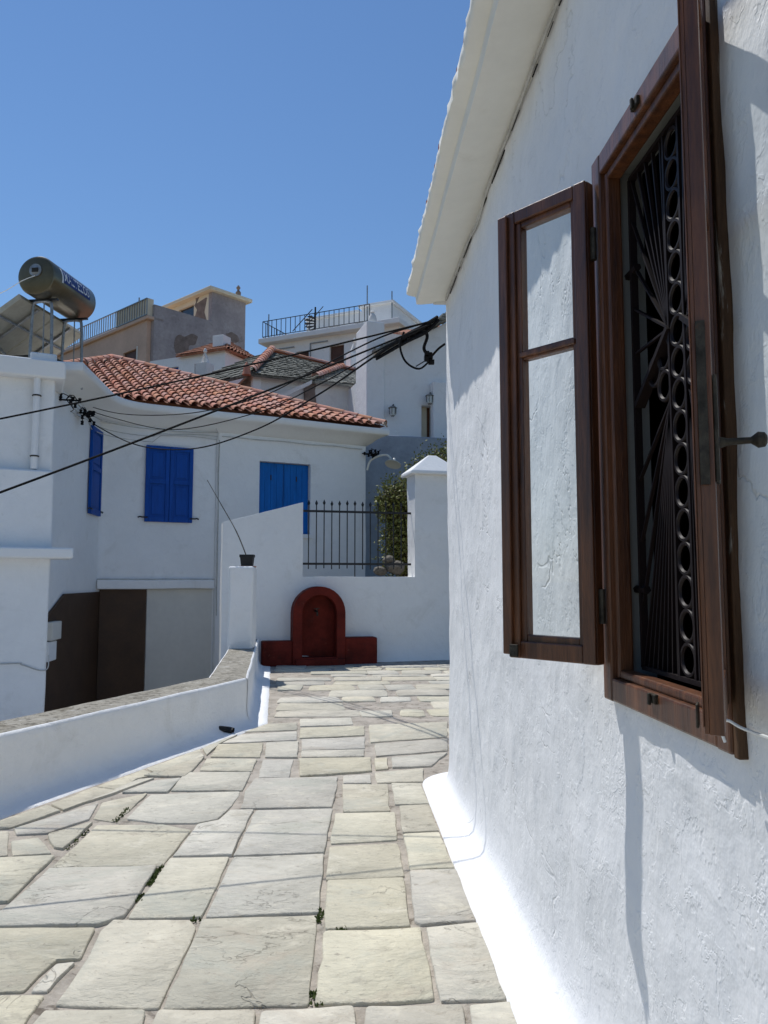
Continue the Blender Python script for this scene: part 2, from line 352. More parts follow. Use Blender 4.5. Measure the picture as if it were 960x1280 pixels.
# terrace paving: mortar bed with every slab on its own
def strip_x(y):      # foot of the parapet's whitewashed skirt
    return -2.148+(y-5.139)*(1.375/3.088) if y < 8.227 else -.773+(y-8.227)*(-.43/5.1)
pv = MB()
ys = frng(-3, 14.9, .12); bed = []
for y in ys:
    n = 60; x0 = strip_x(y)-.12; x1 = 3.2 if y > 6.2 else 1.0
    bed.append([(x0+(x1-x0)*i/n, y, -.010+.006*fnoise((x0+(x1-x0)*i/n, y, 0), 3)) for i in range(n+1)])
for r in bed: pv.v += r
n = 61
pv.f = [(j*n+i, j*n+i+1, (j+1)*n+i+1, (j+1)*n+i) for j in range(len(ys)-1) for i in range(n-1)]
pave = tag(pv.build('pavement', 'mortar', smooth=True), kind='structure')

def offset_poly(P, g):
    n = len(P); A = sum(P[i][0]*P[(i+1) % n][1]-P[(i+1) % n][0]*P[i][1] for i in range(n))
    if A < 0: P = P[::-1]
    out = []
    for i in range(n):
        a, b, c = Vector(P[i-1][:2]), Vector(P[i][:2]), Vector(P[(i+1) % n][:2])
        d0, d1 = (b-a).normalized(), (c-b).normalized(); n0, n1 = Vector((-d0.y, d0.x)), Vector((-d1.y, d1.x))
        m_ = n0+n1; m_ = m_/max(.5, m_.dot(n0)); out.append(b+m_*g)
    return out
def slab(P, seed, joint=.006, rr=.013):
    P = offset_poly(P, joint); n = len(P); rnd = random.Random(seed); out = []
    for i in range(n):
        a, b, c = P[i-1], P[i], P[(i+1) % n]
        r = min(rr*rnd.uniform(.5, 1.6), (a-b).length*.3, (c-b).length*.3)
        p0, p1 = b+(a-b).normalized()*r, b+(c-b).normalized()*r
        out += [p0, (p0+p1)/2*.4+b*.6, p1]
        L_ = (c-b).length; k = max(1, min(7, int(L_/.11)))
        nxt = c+(b-c).normalized()*min(rr, L_*.3)
        for q in range(1, k): out.append(p1.lerp(nxt, q/k))
    ce = sum(out, Vector((0, 0)))/len(out)
    amp = .007
    out = [p+Vector((fnoise((p.x, p.y, seed*.37), 9), fnoise((p.x, p.y, seed*.37+5), 9)))*amp*1.3+Vector((fnoise((p.x, p.y, seed*.37+2), 31), fnoise((p.x, p.y, seed*.37+7), 31)))*.005 for p in out]
    h = rnd.uniform(-.002, .005) if joint > .0065 else rnd.uniform(.0, .008); tx, ty = rnd.uniform(-.006, .006), rnd.uniform(-.006, .006)
    m = len(out); mb = MB(); vs_ = []
    for k, (sh, dz) in enumerate(((1., -.045), (1., -.005), (.0, 0.))):
        for p in out:
            d = (ce-p); L_ = d.length; q = p if sh else p+d/L_*min(.006, L_*.2)
            vs_.append((q.x, q.y, h+dz+tx*(q.x-ce.x)+ty*(q.y-ce.y)+.002*fnoise((q.x, q.y, seed), 6)))
    fs = [(k*m+i, k*m+(i+1) % m, (k+1)*m+(i+1) % m, (k+1)*m+i) for k in range(2) for i in range(m)]+[tuple(range(2*m, 3*m))]
    mb.add(vs_, fs)
    o = mb.build('paving_slab', 'slab', pave, smooth=True, angle=50)
    return o
SL = [
 [(-40,1242),(0,1242),(58,1243),(20,1300),(-40,1300)], [(52,1264),(186,1262),(175,1300),(22,1300)], [(196,1262),(322,1263),(318,1300),(178,1300)],
 [(323,1264),(442,1256),(450,1300),(320,1300)], [(454,1256),(582,1254),(588,1300),(452,1300)], [(584,1254),(642,1251),(662,1300),(590,1300)],
 [(-30,1160),(122,1159),(100,1200),(70,1201),(30,1241),(-30,1242)], [(70,1203),(99,1200),(72,1226),(60,1241),(34,1241)],
 [(140,1150),(240,1149),(247,1158),(201,1261),(185,1262),(66,1257),(112,1190),(122,1165)],
 [(251,1148),(399,1143),(387,1257),(201,1263)], [(403,1164),(527,1159),(546,1251),(392,1256)], [(530,1158),(598,1152),(636,1250),(548,1252)],
 [(-60,1074),(70,1069),(12,1127),(-60,1132)], [(62,1085),(197,1083),(157,1146),(122,1157),(-60,1160),(-50,1140),(0,1140)],
 [(211,1072),(289,1070),(253,1147),(158,1148)], [(290,1071),(407,1067),(400,1141),(255,1148)], [(407,1101),(507,1097),(515,1158),(403,1163)],
 [(511,1089),(570,1087),(597,1151),(526,1157),(516,1152)],
 [(120,1031),(205,1030),(241,1037),(203,1082),(63,1084)], [(286,1012),(318,1012),(290,1069),(215,1071),(246,1030),(272,1025)],
 [(319,1013),(417,1010),(407,1066),(291,1070)], [(418,1016),(495,1015),(498,1050),(411,1055)], [(410,1057),(499,1053),(507,1096),(406,1100)],
 [(497,1007),(536,1005),(550,1039),(502,1041)], [(503,1043),(550,1040),(569,1085),(511,1088)],
 [(157,1024),(186,993),(302,988),(292,1006),(272,1024),(243,1029),(200,1029)], [(126,1003),(186,991),(160,1015),(143,1027),(115,1024)],
 [(212,988),(230,965),(315,965),(304,988)], [(318,973),(424,971),(417,1009),(300,1011),(305,990)], [(427,980),(486,979),(488,1014),(427,1015)],
 [(488,979),(526,979),(538,1004),(493,1006)], [(427,970),(464,968),(466,979),(427,979)], [(467,966),(530,960),(530,977),(470,979)],
 [(150,991),(190,976),(228,972),(210,990)], [(15,1036),(124,1003),(112,1024),(60,1041),(20,1044)], [(58,1043),(118,1027),(80,1062),(65,1060)],
 [(12,1052),(50,1047),(66,1067),(15,1071)], [(-40,1040),(13,1038),(10,1070),(-40,1073)], [(108,1003),(172,974),(195,972),(146,991)],
 [(248,963),(258,948),(322,949),(315,964)], [(322,972),(328,949),(368,949),(362,972)], [(373,949),(464,947),(466,964),(374,971)],
 [(467,930),(560,923),(560,938),(469,946)], [(487,948),(560,941),(540,958),(490,960)], [(467,948),(485,947),(486,961),(468,963)],
 [(376,924),(457,921),(457,935),(376,938)], [(376,939),(456,937),(455,946),(376,947)], [(262,946),(272,930),(330,928),(326,947)],
 [(-40,1040),(0,1026),(60,1006),(78,1013),(14,1035),(-40,1040)][:5], [(62,1006),(118,984),(148,988),(106,1004),(80,1013)], [(120,983),(180,961),(196,968),(172,973),(150,988)], [(182,961),(250,936),(256,945),(198,968)], [(252,935),(300,915),(300,917),(274,930),(258,944)], [(302,915),(330,905),(372,903),(372,912)],
 [(374,910),(456,907),(457,919),(374,923)], [(460,906),(560,902),(560,921),(462,928)], [(374,899),(440,897),(442,906),(374,908)], [(178,970),(256,946),(240,965),(230,971)], [(330,947),(332,928),(374,926),(373,947)], [(276,929),(300,918),(372,914),(372,925)],
]
k = 0
for P in SL:
    slab([gp(*p) for p in P], k*1.7+.3); k += 1
# slabs out of the photograph's foot, towards and behind the viewer, then the broken far rows
y = 2.62
while y > -1.5:
    hh = random.uniform(.42, .62); x = strip_x(y-hh/2)+.03
    while x < .60:
        ww = min(random.uniform(.4, .75), max(.2, .62-x)); slab([(x, y-hh), (x+ww, y-hh), (x+ww, y), (x, y)], k*1.7+.3); x += ww; k += 1
    y -= hh
y = 2.62
while y < 5.0:          # left of the photograph's edge, up to the parapet
    hh = random.uniform(.36, .5); x = strip_x(y+hh/2)+.03; xe_ = -.495*(y+hh/2)
    while x < xe_-.12:
        ww = min(random.uniform(.35, .6), xe_-x); slab([(x, y), (x+ww, y), (x+ww+.08, y+hh), (x+.08, y+hh)], k*1.7+.3); x += ww; k += 1
    y += hh
y = 8.62
while y < 13.55:
    hh = random.uniform(.30, .62); hh = min(hh, 13.7-y); x = strip_x(y+hh/2)+random.uniform(.02, .1)
    while x < 2.3:
        ww = random.uniform(.35, 1.0)
        if random.random() < .88:
            j = lambda: random.uniform(-.07, .07)
            P = [(x, y+j()*.5), (x+ww*.5, y+j()), (x+ww+j(), y+j()*.5), (x+ww+j(), y+hh+j()*.4), (x+ww*.45, y+hh+j()), (x+j()*.5, y+hh+j()*.4)]
            slab(P, k*1.7+.3, joint=random.uniform(.008, .035), rr=.07); k += 1
        x += ww
    y += hh
for a in [[(1.05, 6.3), (1.7, 6.3), (1.7, 7.0), (1.05, 7.0)], [(1.05, 7.05), (1.75, 7.05), (1.7, 7.9), (1.05, 7.9)], [(1.75, 6.3), (2.6, 6.3), (2.6, 7.3), (1.75, 7.2)], [(1.8, 7.3), (2.6, 7.35), (2.6, 7.95), (1.8, 7.95)]]:
    slab(a, k*1.7); k += 1
# moss in the joints
mo = MB(); rnd = random.Random(3)
for xa_, ya_, xb_, yb_, n in ((201, 1082, 187, 1106, 90), (178, 1117, 172, 1125, 24), (160, 1010, 143, 1027, 70), (397, 1137, 402, 1142, 22), (400, 1141, 398, 1152, 24), (388, 1239, 392, 1245, 14),
                         (420, 1162, 434, 1161, 16), (98, 1048, 84, 1062, 14), (110, 1037, 103, 1045, 12), (394, 1255, 402, 1254, 10), (240, 1150, 250, 1150, 10)):
    ca, cb = gp(xa_, ya_), gp(xb_, yb_)
    for _ in range(n):
        p = ca.lerp(cb, rnd.random())+Vector((rnd.gauss(0, .008), rnd.gauss(0, .008), 0)); s = rnd.uniform(.004, .010); h = rnd.uniform(.004, .012); a = rnd.uniform(0, 6.28)
        q = [p+Vector((math.cos(a+t)*s, math.sin(a+t)*s, -.004)) for t in (0, 2.1, 4.2)]+[p+Vector((rnd.gauss(0, .004), rnd.gauss(0, .004), h))]
        mo.add(q, [(0, 1, 3), (1, 2, 3), (2, 0, 3)])
tag(mo.build('moss', 'moss'), 'green moss growing in the joints between paving slabs', 'moss', kind='stuff')

# ================================================================== PARAPET with end pillar
pp = thing('parapet_wall', 'low whitewashed parapet with bare cement top along the left of the terrace', 'wall', (-2.3, 5.2, 0))
base = Vector((-2.3, 5.2, 0))
path = [(strip_x(y), y) for y in frng(-2.5, 8.227, .09)]+[(strip_x(y), y) for y in frng(8.26, 13.55, .12)]
H = .47
prof = [(.02, -.03), (.0, .006), (-.06, .010), (-.12, .018), (-.165, .04), (-.19, .085), (-.20, .16)]+[(-.20, z) for z in (.22, .28, .34, .40, H-.03)]+[(-.208, H-.008), (-.225, H-.0)]
prof2 = [(-.225, H), (-.26, H+.002), (-.32, H+.002), (-.38, H+.004), (-.44, H+.003), (-.50, H+.004), (-.56, H+.003), (-.595, H)]
prof3 = [(-.595, H), (-.612, H-.012), (-.62, H-.04), (-.62, .2), (-.62, -.6), (-.62, -1.8)]
def dsp(q, nn, i, j):
    a = fnoise(q, 2.2, 1.)*.010+fnoise(q, 9, 4.)*.0035
    return q+nn*a+Vector((0, 0, a*.7*(q.z > .005)))-base
MB().sweep(path, prof, disp=dsp).build('inner_face', 'white', pp, smooth=True, angle=60)
MB().sweep(path, prof2, disp=dsp).build('cement_top', 'cement', pp, smooth=True, angle=60)
MB().sweep(path, prof3, disp=dsp).build('outer_face', 'white', pp, smooth=True, angle=60)
# end pillar on the parapet
p0 = gp(284, 811, H); p1 = gp(327, 811, H); pt = yp(284, 708, p0.y)
px0, px1, py0 = p0.x, min(p1.x, strip_x(p0.y+.55)-.215), p0.y
MB().plate(frng(px0, px1, .05), frng(.30, pt.z, .06), lambda x, z: True, py0, py0+.55, warp=rough(3, .014, 2.5)).build('end_pillar', 'white', pp, bevel=.03, smooth=True).location = -base
# drain spout at the parapet foot
dr = gp(289, 918); 
d = MB(); d.tube([dr+Vector((-.16, .06, .05)), dr+Vector((-.03, .0, .045)), dr+Vector((.02, -.015, .035))], [.026, .030, .032], 10, caps=False)
d.lathe([(.001, 0), (.026, 0)], dr+Vector((-.05, .01, .045)), 10)
tag(d.build('drain_spout', 'pot'), 'short black drain spout at the foot of the parapet', 'drain')

# ================================================================== COURTYARD WALL, fence, fountain
W = Frame(-1.40, 13.88, 12)
cw = thing('courtyard_wall', 'whitewashed courtyard wall with slanted wing and capped gate pillar', 'wall', W.o, W.a)
xa, xb = W.at(286, 655).x-.1, W.at(379, 628).x
zl0, zl1, zlow = W.at(290, 653).z, W.at(378, 628).z, W.at(450, 721).z
xc = W.at(519, 720).x; xd = xc+.86; zpil = W.at(519, 592).z
xe = xd+1.6
def inside(x, z):
    if x < xb: return z < zl0
    if x < xc: return z < zlow
    if x < xd: return z < zpil
    return z < zlow+.5
def warp(p, k):
    q = rough(8, .014, 2.)(p)
    if p.x <= xb+1e-3 and p.z > zlow-.01: q.z += (p.x-xa)/(xb-xa)*(zl1-zl0)*(p.z-zlow)/(zl0-zlow)
    if p.z < .3 and k == 0: q.y -= .05*((.3-p.z)/.3)**2
    return q
MB().plate([xa, xb, xc, xd, xe]+frng(xa, xe, .1), [zl0, zlow, zpil, zlow+.5]+frng(-.1, zpil, .1), inside, 0, .5, warp).build('wall', 'white', cw, smooth=True, bevel=.03)
cp = MB(); e = .10; xm = (xc+xd)/2; zt = W.at(530, 573, .25).z
b0 = [(xc-e, -e, zpil-.01), (xd+e, -e, zpil-.01), (xd+e, .5+e, zpil-.01), (xc-e, .5+e, zpil-.01)]
b1 = [(x, y, z+.06) for x, y, z in b0]
cp.add(b0+b1+[(xm-.08, .22, zt+.06), (xm+.08, .22, zt+.06), (xm+.08, .28, zt+.06), (xm-.08, .28, zt+.06)],
       [(3,2,1,0),(0,1,5,4),(1,2,6,5),(2,3,7,6),(3,0,4,7),(4,5,9,8),(5,6,10,9),(6,7,11,10),(7,4,8,11),(8,9,10,11)])
cp.build('pillar_cap', 'white_clean', cw, bevel=.015)
# iron fence
fy = .28
x0 = W.at(381, 640, fy).x; x1 = W.at(513, 640, fy).x+.05
zr1, zr0 = W.at(440, 640, fy).z, W.at(440, 705, fy).z
fe = thing('iron_fence', 'black iron fence with spear tips on the low courtyard wall', 'fence', W.M @ Vector((x0, fy, zlow)), W.a)
off = Vector((x0, fy, zlow))
for z in (zr1, zr0): MB().box((-.04, -.012, z-zlow-.02), (x1-x0+.02, .012, z-zlow+.02)).build('rail', 'black_iron', fe)
ztip = W.at(440, 626, fy).z-zlow; zbot = W.at(440, 711, fy).z-zlow
bm0 = None
for i in range(13):
    x = W.at(386+i*9.62, 640, fy).x-x0; long_ = i == 6
    if long_ or bm0 is None:
        bo = MB().box((-.009, -.009, (-.03 if long_ else zbot)), (.009, .009, ztip-.09)).build('fence_bar', 'black_iron', fe)
        if not long_: bm0 = bo
    else: bo = inst(bm0, fe)
    bo.location = (x, 0, random.uniform(-.01, .01))
    if i == 0:
        st = MB(); st.add([(0, 0, 0), (.028, 0, .045), (0, .014, .045), (-.028, 0, .045), (0, -.014, .045), (0, 0, .11), (.014, 0, .01), (-.014, 0, .01), (0, .012, .01), (0, -.012, .01)],
               [(1,2,5),(2,3,5),(3,4,5),(4,1,5),(6,8,2,1),(8,7,3,2),(7,9,4,3),(9,6,1,4),(6,9,7,8)])
        tipo = st.build('spear_tip', 'black_iron', bo); tipo.location = (0, 0, ztip-.105)
    else: inst(tipo, bo)
# red fountain niche
FY = -.30
fx0, fx1 = W.at(366, 800, FY).x, W.at(432, 800, FY).x; ix0, ix1 = W.at(378, 800, FY).x, W.at(421, 800, FY).x
fz = W.at(399, 733, FY).z; iz = W.at(399, 744, FY).z; z0 = W.at(399, 833, FY).z; sill = W.at(399, 822, FY).z
fn = thing('wall_fountain', 'dark red arched wall fountain with low side benches', 'fountain', W.M @ Vector(((fx0+fx1)/2, FY, 0)), W.a)
cx = (fx0+fx1)/2; T = lambda x: x-cx
def arch(xl, xr, zb, ztp, n=16):
    r = (xr-xl)/2; c = (xl+xr)/2; zs_ = ztp-r
    return [(xl, zb)]+[(c-r*math.cos(math.pi*i/n), zs_+r*math.sin(math.pi*i/n)) for i in range(n+1)]+[(xr, zb)]
ao, ai = arch(T(fx0), T(fx1), -.05, fz), arch(T(ix0), T(ix1), sill, iz)
ab = MB(); n = len(ao)
vs_ = [(x, 0, z) for x, z in ao]+[(x, 0, z) for x, z in ai]+[(x, .42, z) for x, z in ao]+[(x, .28, z) for x, z in ai]
fs = [(i, i+1, n+i+1, n+i) for i in range(n-1)]+[(i, 2*n+i, 2*n+i+1, i+1) for i in range(n-1)]+[(n+i, n+i+1, 3*n+i+1, 3*n+i) for i in range(n-1)]
fs += [(0, n, 2*n-1, n-1), (0, n-1, 3*n-1, 2*n), (n, 3*n, 4*n-1, 2*n-1)]
ab.add(vs_, fs); ab.build('arch', 'red', fn, bevel=.012, smooth=True)
MB().poly([(x, .278, z) for x, z in ai], (0, .04, 0)).build('niche_back', 'red', fn)
MB().box((T(fx0)+.05, -.07, -.03), (T(fx1)-.02, .1, sill-.02)).build('basin_step', 'red', fn, bevel=.015)
bl0 = W.at(328, 810, FY+.03).x; bl1 = W.at(472, 810, FY+.03).x; zb0 = W.at(345, 802, FY).z; zb1 = W.at(455, 797, FY).z
for a, b, z in ((bl0, fx0+.01, zb0), (fx1-.01, bl1, zb1)):
    MB().plate(frng(T(a), T(b), .12), frng(-.05, z, .12), lambda x, z: True, .03, .36, rough(2, .008, 3)).build('bench', 'red', fn, bevel=.025, smooth=True)
tp = W.at(395, 764, FY+.2)
t = MB(); t.tube([(T(tp.x), .28, tp.z), (T(tp.x), .10, tp.z), (T(tp.x), .07, tp.z-.02), (T(tp.x), .065, tp.z-.08)], .018, 8); t.bar((T(tp.x)-.05, .12, tp.z+.05), (T(tp.x)+.05, .12, tp.z+.05), .02, .015)
t.tube([(T(tp.x), .12, tp.z), (T(tp.x), .12, tp.z+.05)], .012, 6); t.build('tap', 'rust_iron', fn)

# flower pot with a bare cane
pb = yp(309, 705, py0+.28); potz = pt.z
pr = thing('flower_pot', 'small black plastic flower pot on the end pillar with one bare cane', 'pot', (pb.x, py0+.28, potz))
MB().box((-.11, -.10, -.012), (.13, .13, .012)).build('saucer', 'tile', pr, bevel=.01)
q = MB(); q.add([(-.085,-.085,.012),(.085,-.085,.012),(.085,.085,.012),(-.085,.085,.012),(-.10,-.10,.15),(.10,-.10,.15),(.10,.10,.15),(-.10,.10,.15)],
                [(3,2,1,0),(0,1,5,4),(1,2,6,5),(2,3,7,6),(3,0,4,7)])
q.box((-.108, -.108, .145), (.108, -.092, .185)).box((-.108, .092, .145), (.108, .108, .185)).box((-.108, -.0915, .145), (-.092, .0915, .185)).box((.092, -.0915, .145), (.108, .0915, .185))
q.build('pot', 'pot', pr)
MB().box((-.093, -.093, .13), (.093, .093, .15)).build('earth', 'soil', pr)
ct = yp(259, 600, py0+.28)-Vector((pb.x, py0+.28, potz))
MB().tube(smoothline([(.0, 0, .13), ct*.35+Vector((.05, 0, .07)), ct*.7+Vector((.03, .02, .02)), ct], 5), [.009]*6+[.007]*5+[.005]*5, 6).build('cane', 'twig', pr)

# ================================================================== SHRUBS behind the fence
def shrub(name, label, centre, lobes, n, leafmat, seed, size=(.035, .06), stems=6, foot=None, mats2=None):
    r = random.Random(seed); root = thing(name, label, 'shrub', foot or centre); rv = Vector(foot or centre); c = Vector(centre)
    for part, mm, frac in (('foliage', leafmat, .7), ('inner_foliage', mats2 or 'leaf_dry', .45)):
        mb = MB()
        for i in range(int(n*frac)):
            lx, ly, lz, lr = r.choice(lobes); d = Vector((r.gauss(0, 1), r.gauss(0, 1), r.gauss(0, 1))).normalized()
            u = r.random()**(.33 if part == 'foliage' else .7); u = u*(1.08 if part == 'foliage' else .85); p = c+Vector((lx, ly, lz))+d*lr*u*(1+.55*fnoise(d, 2.6, seed+lx*7)+(.35*r.random()**4))-rv
            s = r.uniform(*size); t = Vector((r.gauss(0, 1), r.gauss(0, 1), r.gauss(.4, .7))).normalized(); b = t.orthogonal().normalized(); b.rotate(Matrix.Rotation(r.uniform(0, 6.28), 3, t))
            mb.add([p, p+t*s*.5+b*s*.28, p+t*s, p+t*s*.5-b*s*.28], [(0, 1, 2, 3)])
        mb.build(part, mm, root)
    st = MB()
    for i in range(stems):
        lx, ly, lz, lr = lobes[i % len(lobes)]; e_ = c+Vector((lx, ly, lz))-rv; m_ = e_*.5+Vector((r.gauss(0, .08), r.gauss(0, .08), 0))
        st.tube(smoothline([(r.gauss(0, .05), r.gauss(0, .05), -.1), m_, e_+Vector((0, 0, lr*.5))], 4), [.03]*3+[.02]*3+[.012]*3, 5)
    st.build('stems', 'twig', root); return root
c1 = W.M @ W.at(497, 655, 1.9)
shrub('shrub', 'green shrub behind the iron fence beside the gate pillar', c1,
      [(0, 0, .55, .42), (.25, .1, .45, .45), (-.12, 0, .30, .30), (.2, 0, .0, .45), (.35, 0, -.45, .45), (.05, -.1, -.35, .36), (.1, 0, -.75, .4)], 14000, 'leaf', 5, size=(.05, .09), foot=(c1.x+.2, c1.y, c1.z-1.35))
c2 = W.M @ W.at(548, 585, 3.2)
shrub('shrub', 'yellow green bush top showing above the gate pillar cap', c2, [(0, 0, .0, .5), (.5, 0, .12, .5), (-.45, 0, -.22, .36), (.2, 0, -.7, .6), (.9, 0, 0, .6)], 8000, 'leaf', 11, size=(.05, .09), foot=(c2.x, c2.y, c2.z-2.9), stems=5)
rb = random.Random(4)
for i, (px, py, s) in enumerate(((477, 714, .14), (494, 709, .19), (486, 700, .12))):
    c = W.M @ W.at(px, py, 1.1)
    bm = bmesh.new(); bmesh.ops.create_icosphere(bm, subdivisions=2, radius=s)
    for v in bm.verts: v.co *= 1+.5*fnoise(v.co, 5, i*3+1.); v.co.z *= .75
    me = bpy.data.meshes.new('rock'); bm.to_mesh(me); bm.free(); me.materials.append(M['rock'])
    o = bpy.data.objects.new('rock', me); COL.objects.link(o); o.location = c
    tag(o, ['small pale rock low behind the fence, left of the shrub', 'largest pale rock under the shrub behind the fence', 'upper rock among the shrub stems behind the fence'][i], 'rock', 'rocks behind the fence')

# ================================================================== CORNER HOUSE on the right, with its open window
XW = .80
HR = Vector((1.2, 2.0, 0))
ch = thing('corner_house', 'whitewashed house with open brown casement window, along the right of the terrace', 'house', HR)
WY0, WY1, WZ0, WZ1 = 1.572, 2.215, 1.206, 2.737
RC = .22; YC = 5.97
ypath = frng(-2.2, WY0, .05)[:-1]+frng(WY0, WY1, .03)[:-1]+frng(WY1, YC-RC, .035)[:-1]
path = [(XW, y) for y in ypath]+[(XW+RC-RC*math.cos(t), YC-RC+RC*math.sin(t)) for t in frng(0, math.pi/2, .14)]+[(XW+RC+x, YC) for x in frng(.06, 4.2, .2)]
path = path[::-1]       # outward to the right of travel
zs_ = frng(.22, WZ0, .03)[:-1]+frng(WZ0, WZ1, .04)[:-1]+frng(WZ1, 3.66, .04)
prof = [(.205, -.03), (.197, .002), (.15, .006), (.09, .010), (.05, .018), (.026, .038), (.010, .085), (.003, .14)]+[(0, z) for z in zs_]
def skp(i, j):
    a, b = path[i], path[i+1]
    if a[0] > XW+1e-6 or b[0] > XW+1e-6: return False
    ym = (a[1]+b[1])/2; zm = (prof[j][1]+prof[j+1][1])/2
    return WY0 < ym < WY1 and WZ0 < zm < WZ1
def dsw(q, nn, i, j):
    edge = (abs(q.x-XW) < .001 and WY0-.001 <= q.y <= WY1+.001 and WZ0-.001 <= q.z <= WZ1+.001)
    a = fnoise(q, .8, 2.)*.016+fnoise(q, 2.6, 5.)*.010+fnoise((q.x, q.y*1.6, q.z), 7, 3.)*.0045+abs(fnoise((q.x, q.y, q.z*.7), 13, 1.))*.003
    a *= min(1, .25+q.z*2)
    if edge: a = min(a, 0)*.3
    return q+nn*a-HR
MB().sweep(path, prof, skp, dsw).build('outer_wall', 'white_wall', ch, smooth=True, angle=75)
# rest of the shell and the dark room
sh = MB()
for a, b in (((.86, -2.3, -.1), (5.0, -2.2, 3.7)), ((4.9, -2.2, -.1), (5.0, 5.9, 3.7)), ((.83, -2.2, 3.60), (4.9, 5.9, 3.66))): sh.box(Vector(a)-HR, Vector(b)-HR)
sh.build('rear_walls', 'white', ch)
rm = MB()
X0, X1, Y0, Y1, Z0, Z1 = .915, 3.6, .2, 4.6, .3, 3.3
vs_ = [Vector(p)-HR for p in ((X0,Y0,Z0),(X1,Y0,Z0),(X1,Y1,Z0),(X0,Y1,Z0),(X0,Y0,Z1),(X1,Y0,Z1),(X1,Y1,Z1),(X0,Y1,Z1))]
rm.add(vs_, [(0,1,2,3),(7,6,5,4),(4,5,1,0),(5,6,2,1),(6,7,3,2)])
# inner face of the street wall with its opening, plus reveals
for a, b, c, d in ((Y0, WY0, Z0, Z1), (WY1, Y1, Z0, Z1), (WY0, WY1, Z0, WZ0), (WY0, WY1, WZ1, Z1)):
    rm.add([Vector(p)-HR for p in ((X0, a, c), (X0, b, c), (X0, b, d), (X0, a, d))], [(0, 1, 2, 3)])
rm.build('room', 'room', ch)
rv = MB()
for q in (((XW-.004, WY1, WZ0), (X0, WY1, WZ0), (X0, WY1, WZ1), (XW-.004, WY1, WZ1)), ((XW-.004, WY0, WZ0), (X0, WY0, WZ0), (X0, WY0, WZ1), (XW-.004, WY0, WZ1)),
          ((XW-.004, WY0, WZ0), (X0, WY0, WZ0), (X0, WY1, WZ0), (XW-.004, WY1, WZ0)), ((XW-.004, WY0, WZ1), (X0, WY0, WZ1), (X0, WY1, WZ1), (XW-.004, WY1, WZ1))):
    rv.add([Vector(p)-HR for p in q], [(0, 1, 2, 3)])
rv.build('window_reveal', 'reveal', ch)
# timber frame: casing proud of the wall and a stepped jamb inside it
fr = MB(); cwid = .062; xo = .774
def hb_(a, b): fr.box(Vector(a)-HR, Vector(b)-HR)
for ya, yb in ((WY0-.045, WY0+.012), (WY1-.012, WY1+.055)): hb_((xo, ya, WZ0-.055), (XW+.02, yb, WZ1+.055))
hb_((xo+.0015, WY0+.0125, WZ1-.012), (XW+.02, WY1-.0125, WZ1+.0535)); hb_((xo+.0015, WY0+.0125, WZ0-.0535), (XW+.02, WY1-.0125, WZ0+.012))
for ya, yb in ((WY0+.0125, WY0+.034), (WY1-.034, WY1-.0125)): hb_((xo+.016, ya, WZ0+.0125), (XW+.035, yb, WZ1-.0125))
hb_((xo+.0175, WY0+.0345, WZ1-.036), (XW+.035, WY1-.0345, WZ1-.0125)); hb_((xo+.0175, WY0+.0345, WZ0+.0125), (XW+.035, WY1-.0345, WZ0+.036))
wf = fr.build('window_frame', 'wood', ch, bevel=.006)
for y, z in ((1.90, WZ0+.0), (1.90, WZ1+.02)):
    l = MB(); l.box(Vector((xo-.008, y-.022, z-.012))-HR, Vector((xo+.004, y+.022, z+.012))-HR); l.box(Vector((xo-.016, y-.006, z-.016))-HR, Vector((xo-.0085, y+.006, z+.014))-HR); l.build('catch_plate', 'rust_iron', wf, bevel=.003)
# weathered outer edge of the frame on the near side
MB().box(Vector((.780, WY0-.066, WZ0-.06))-HR, Vector((.82, WY0-.0455, WZ1+.06))-HR).build('frame_edge', 'wood_old', wf, bevel=.004)
# iron grille with a chain of rings and two sunbursts
G = .862; gr = MB()
gy0, gy1, gz0, gz1 = WY0+.03, WY1-.045, WZ0+.045, WZ1-.045; gc = (gy0+gy1)/2; gw_ = (gy1-gy0)/2-.004; hubz = 2.10
P_ = lambda y, z, x=G: Vector((x, y, z))-HR
for a, b in (((gy0, gz0), (gy1, gz0)), ((gy0, gz1), (gy1, gz1)), ((gy0, gz0), (gy0, gz1)), ((gy1, gz0), (gy1, gz1))): gr.bar(P_(*a), P_(*b), .012, .020, up=(1, 0, 0))
for s in (-1, 1): gr.bar(P_(gc+s*.045, gz0), P_(gc+s*.045, gz1), .010, .016, up=(1, 0, 0))
for y in (gy0-.02, gy1+.02):
    for z in (gz0+.22, gz1-.28): gr.tube([P_(y-.05, z), P_(y+.03, z)], .012, 6)
go = gr.build('window_grille', 'iron', ch)
ring = None; nz_ = 17
for i in range(nz_):
    z = gz0+.05+(gz1-gz0-.10)*i/(nz_-1)
    if ring is None:
        ring = MB().ring((0, 0, 0), .039, .0065, (1, 0, 0)).build('grille_ring', 'iron', go, smooth=True); o = ring
    else: o = inst(ring, go)
    o.location = P_(gc, z)
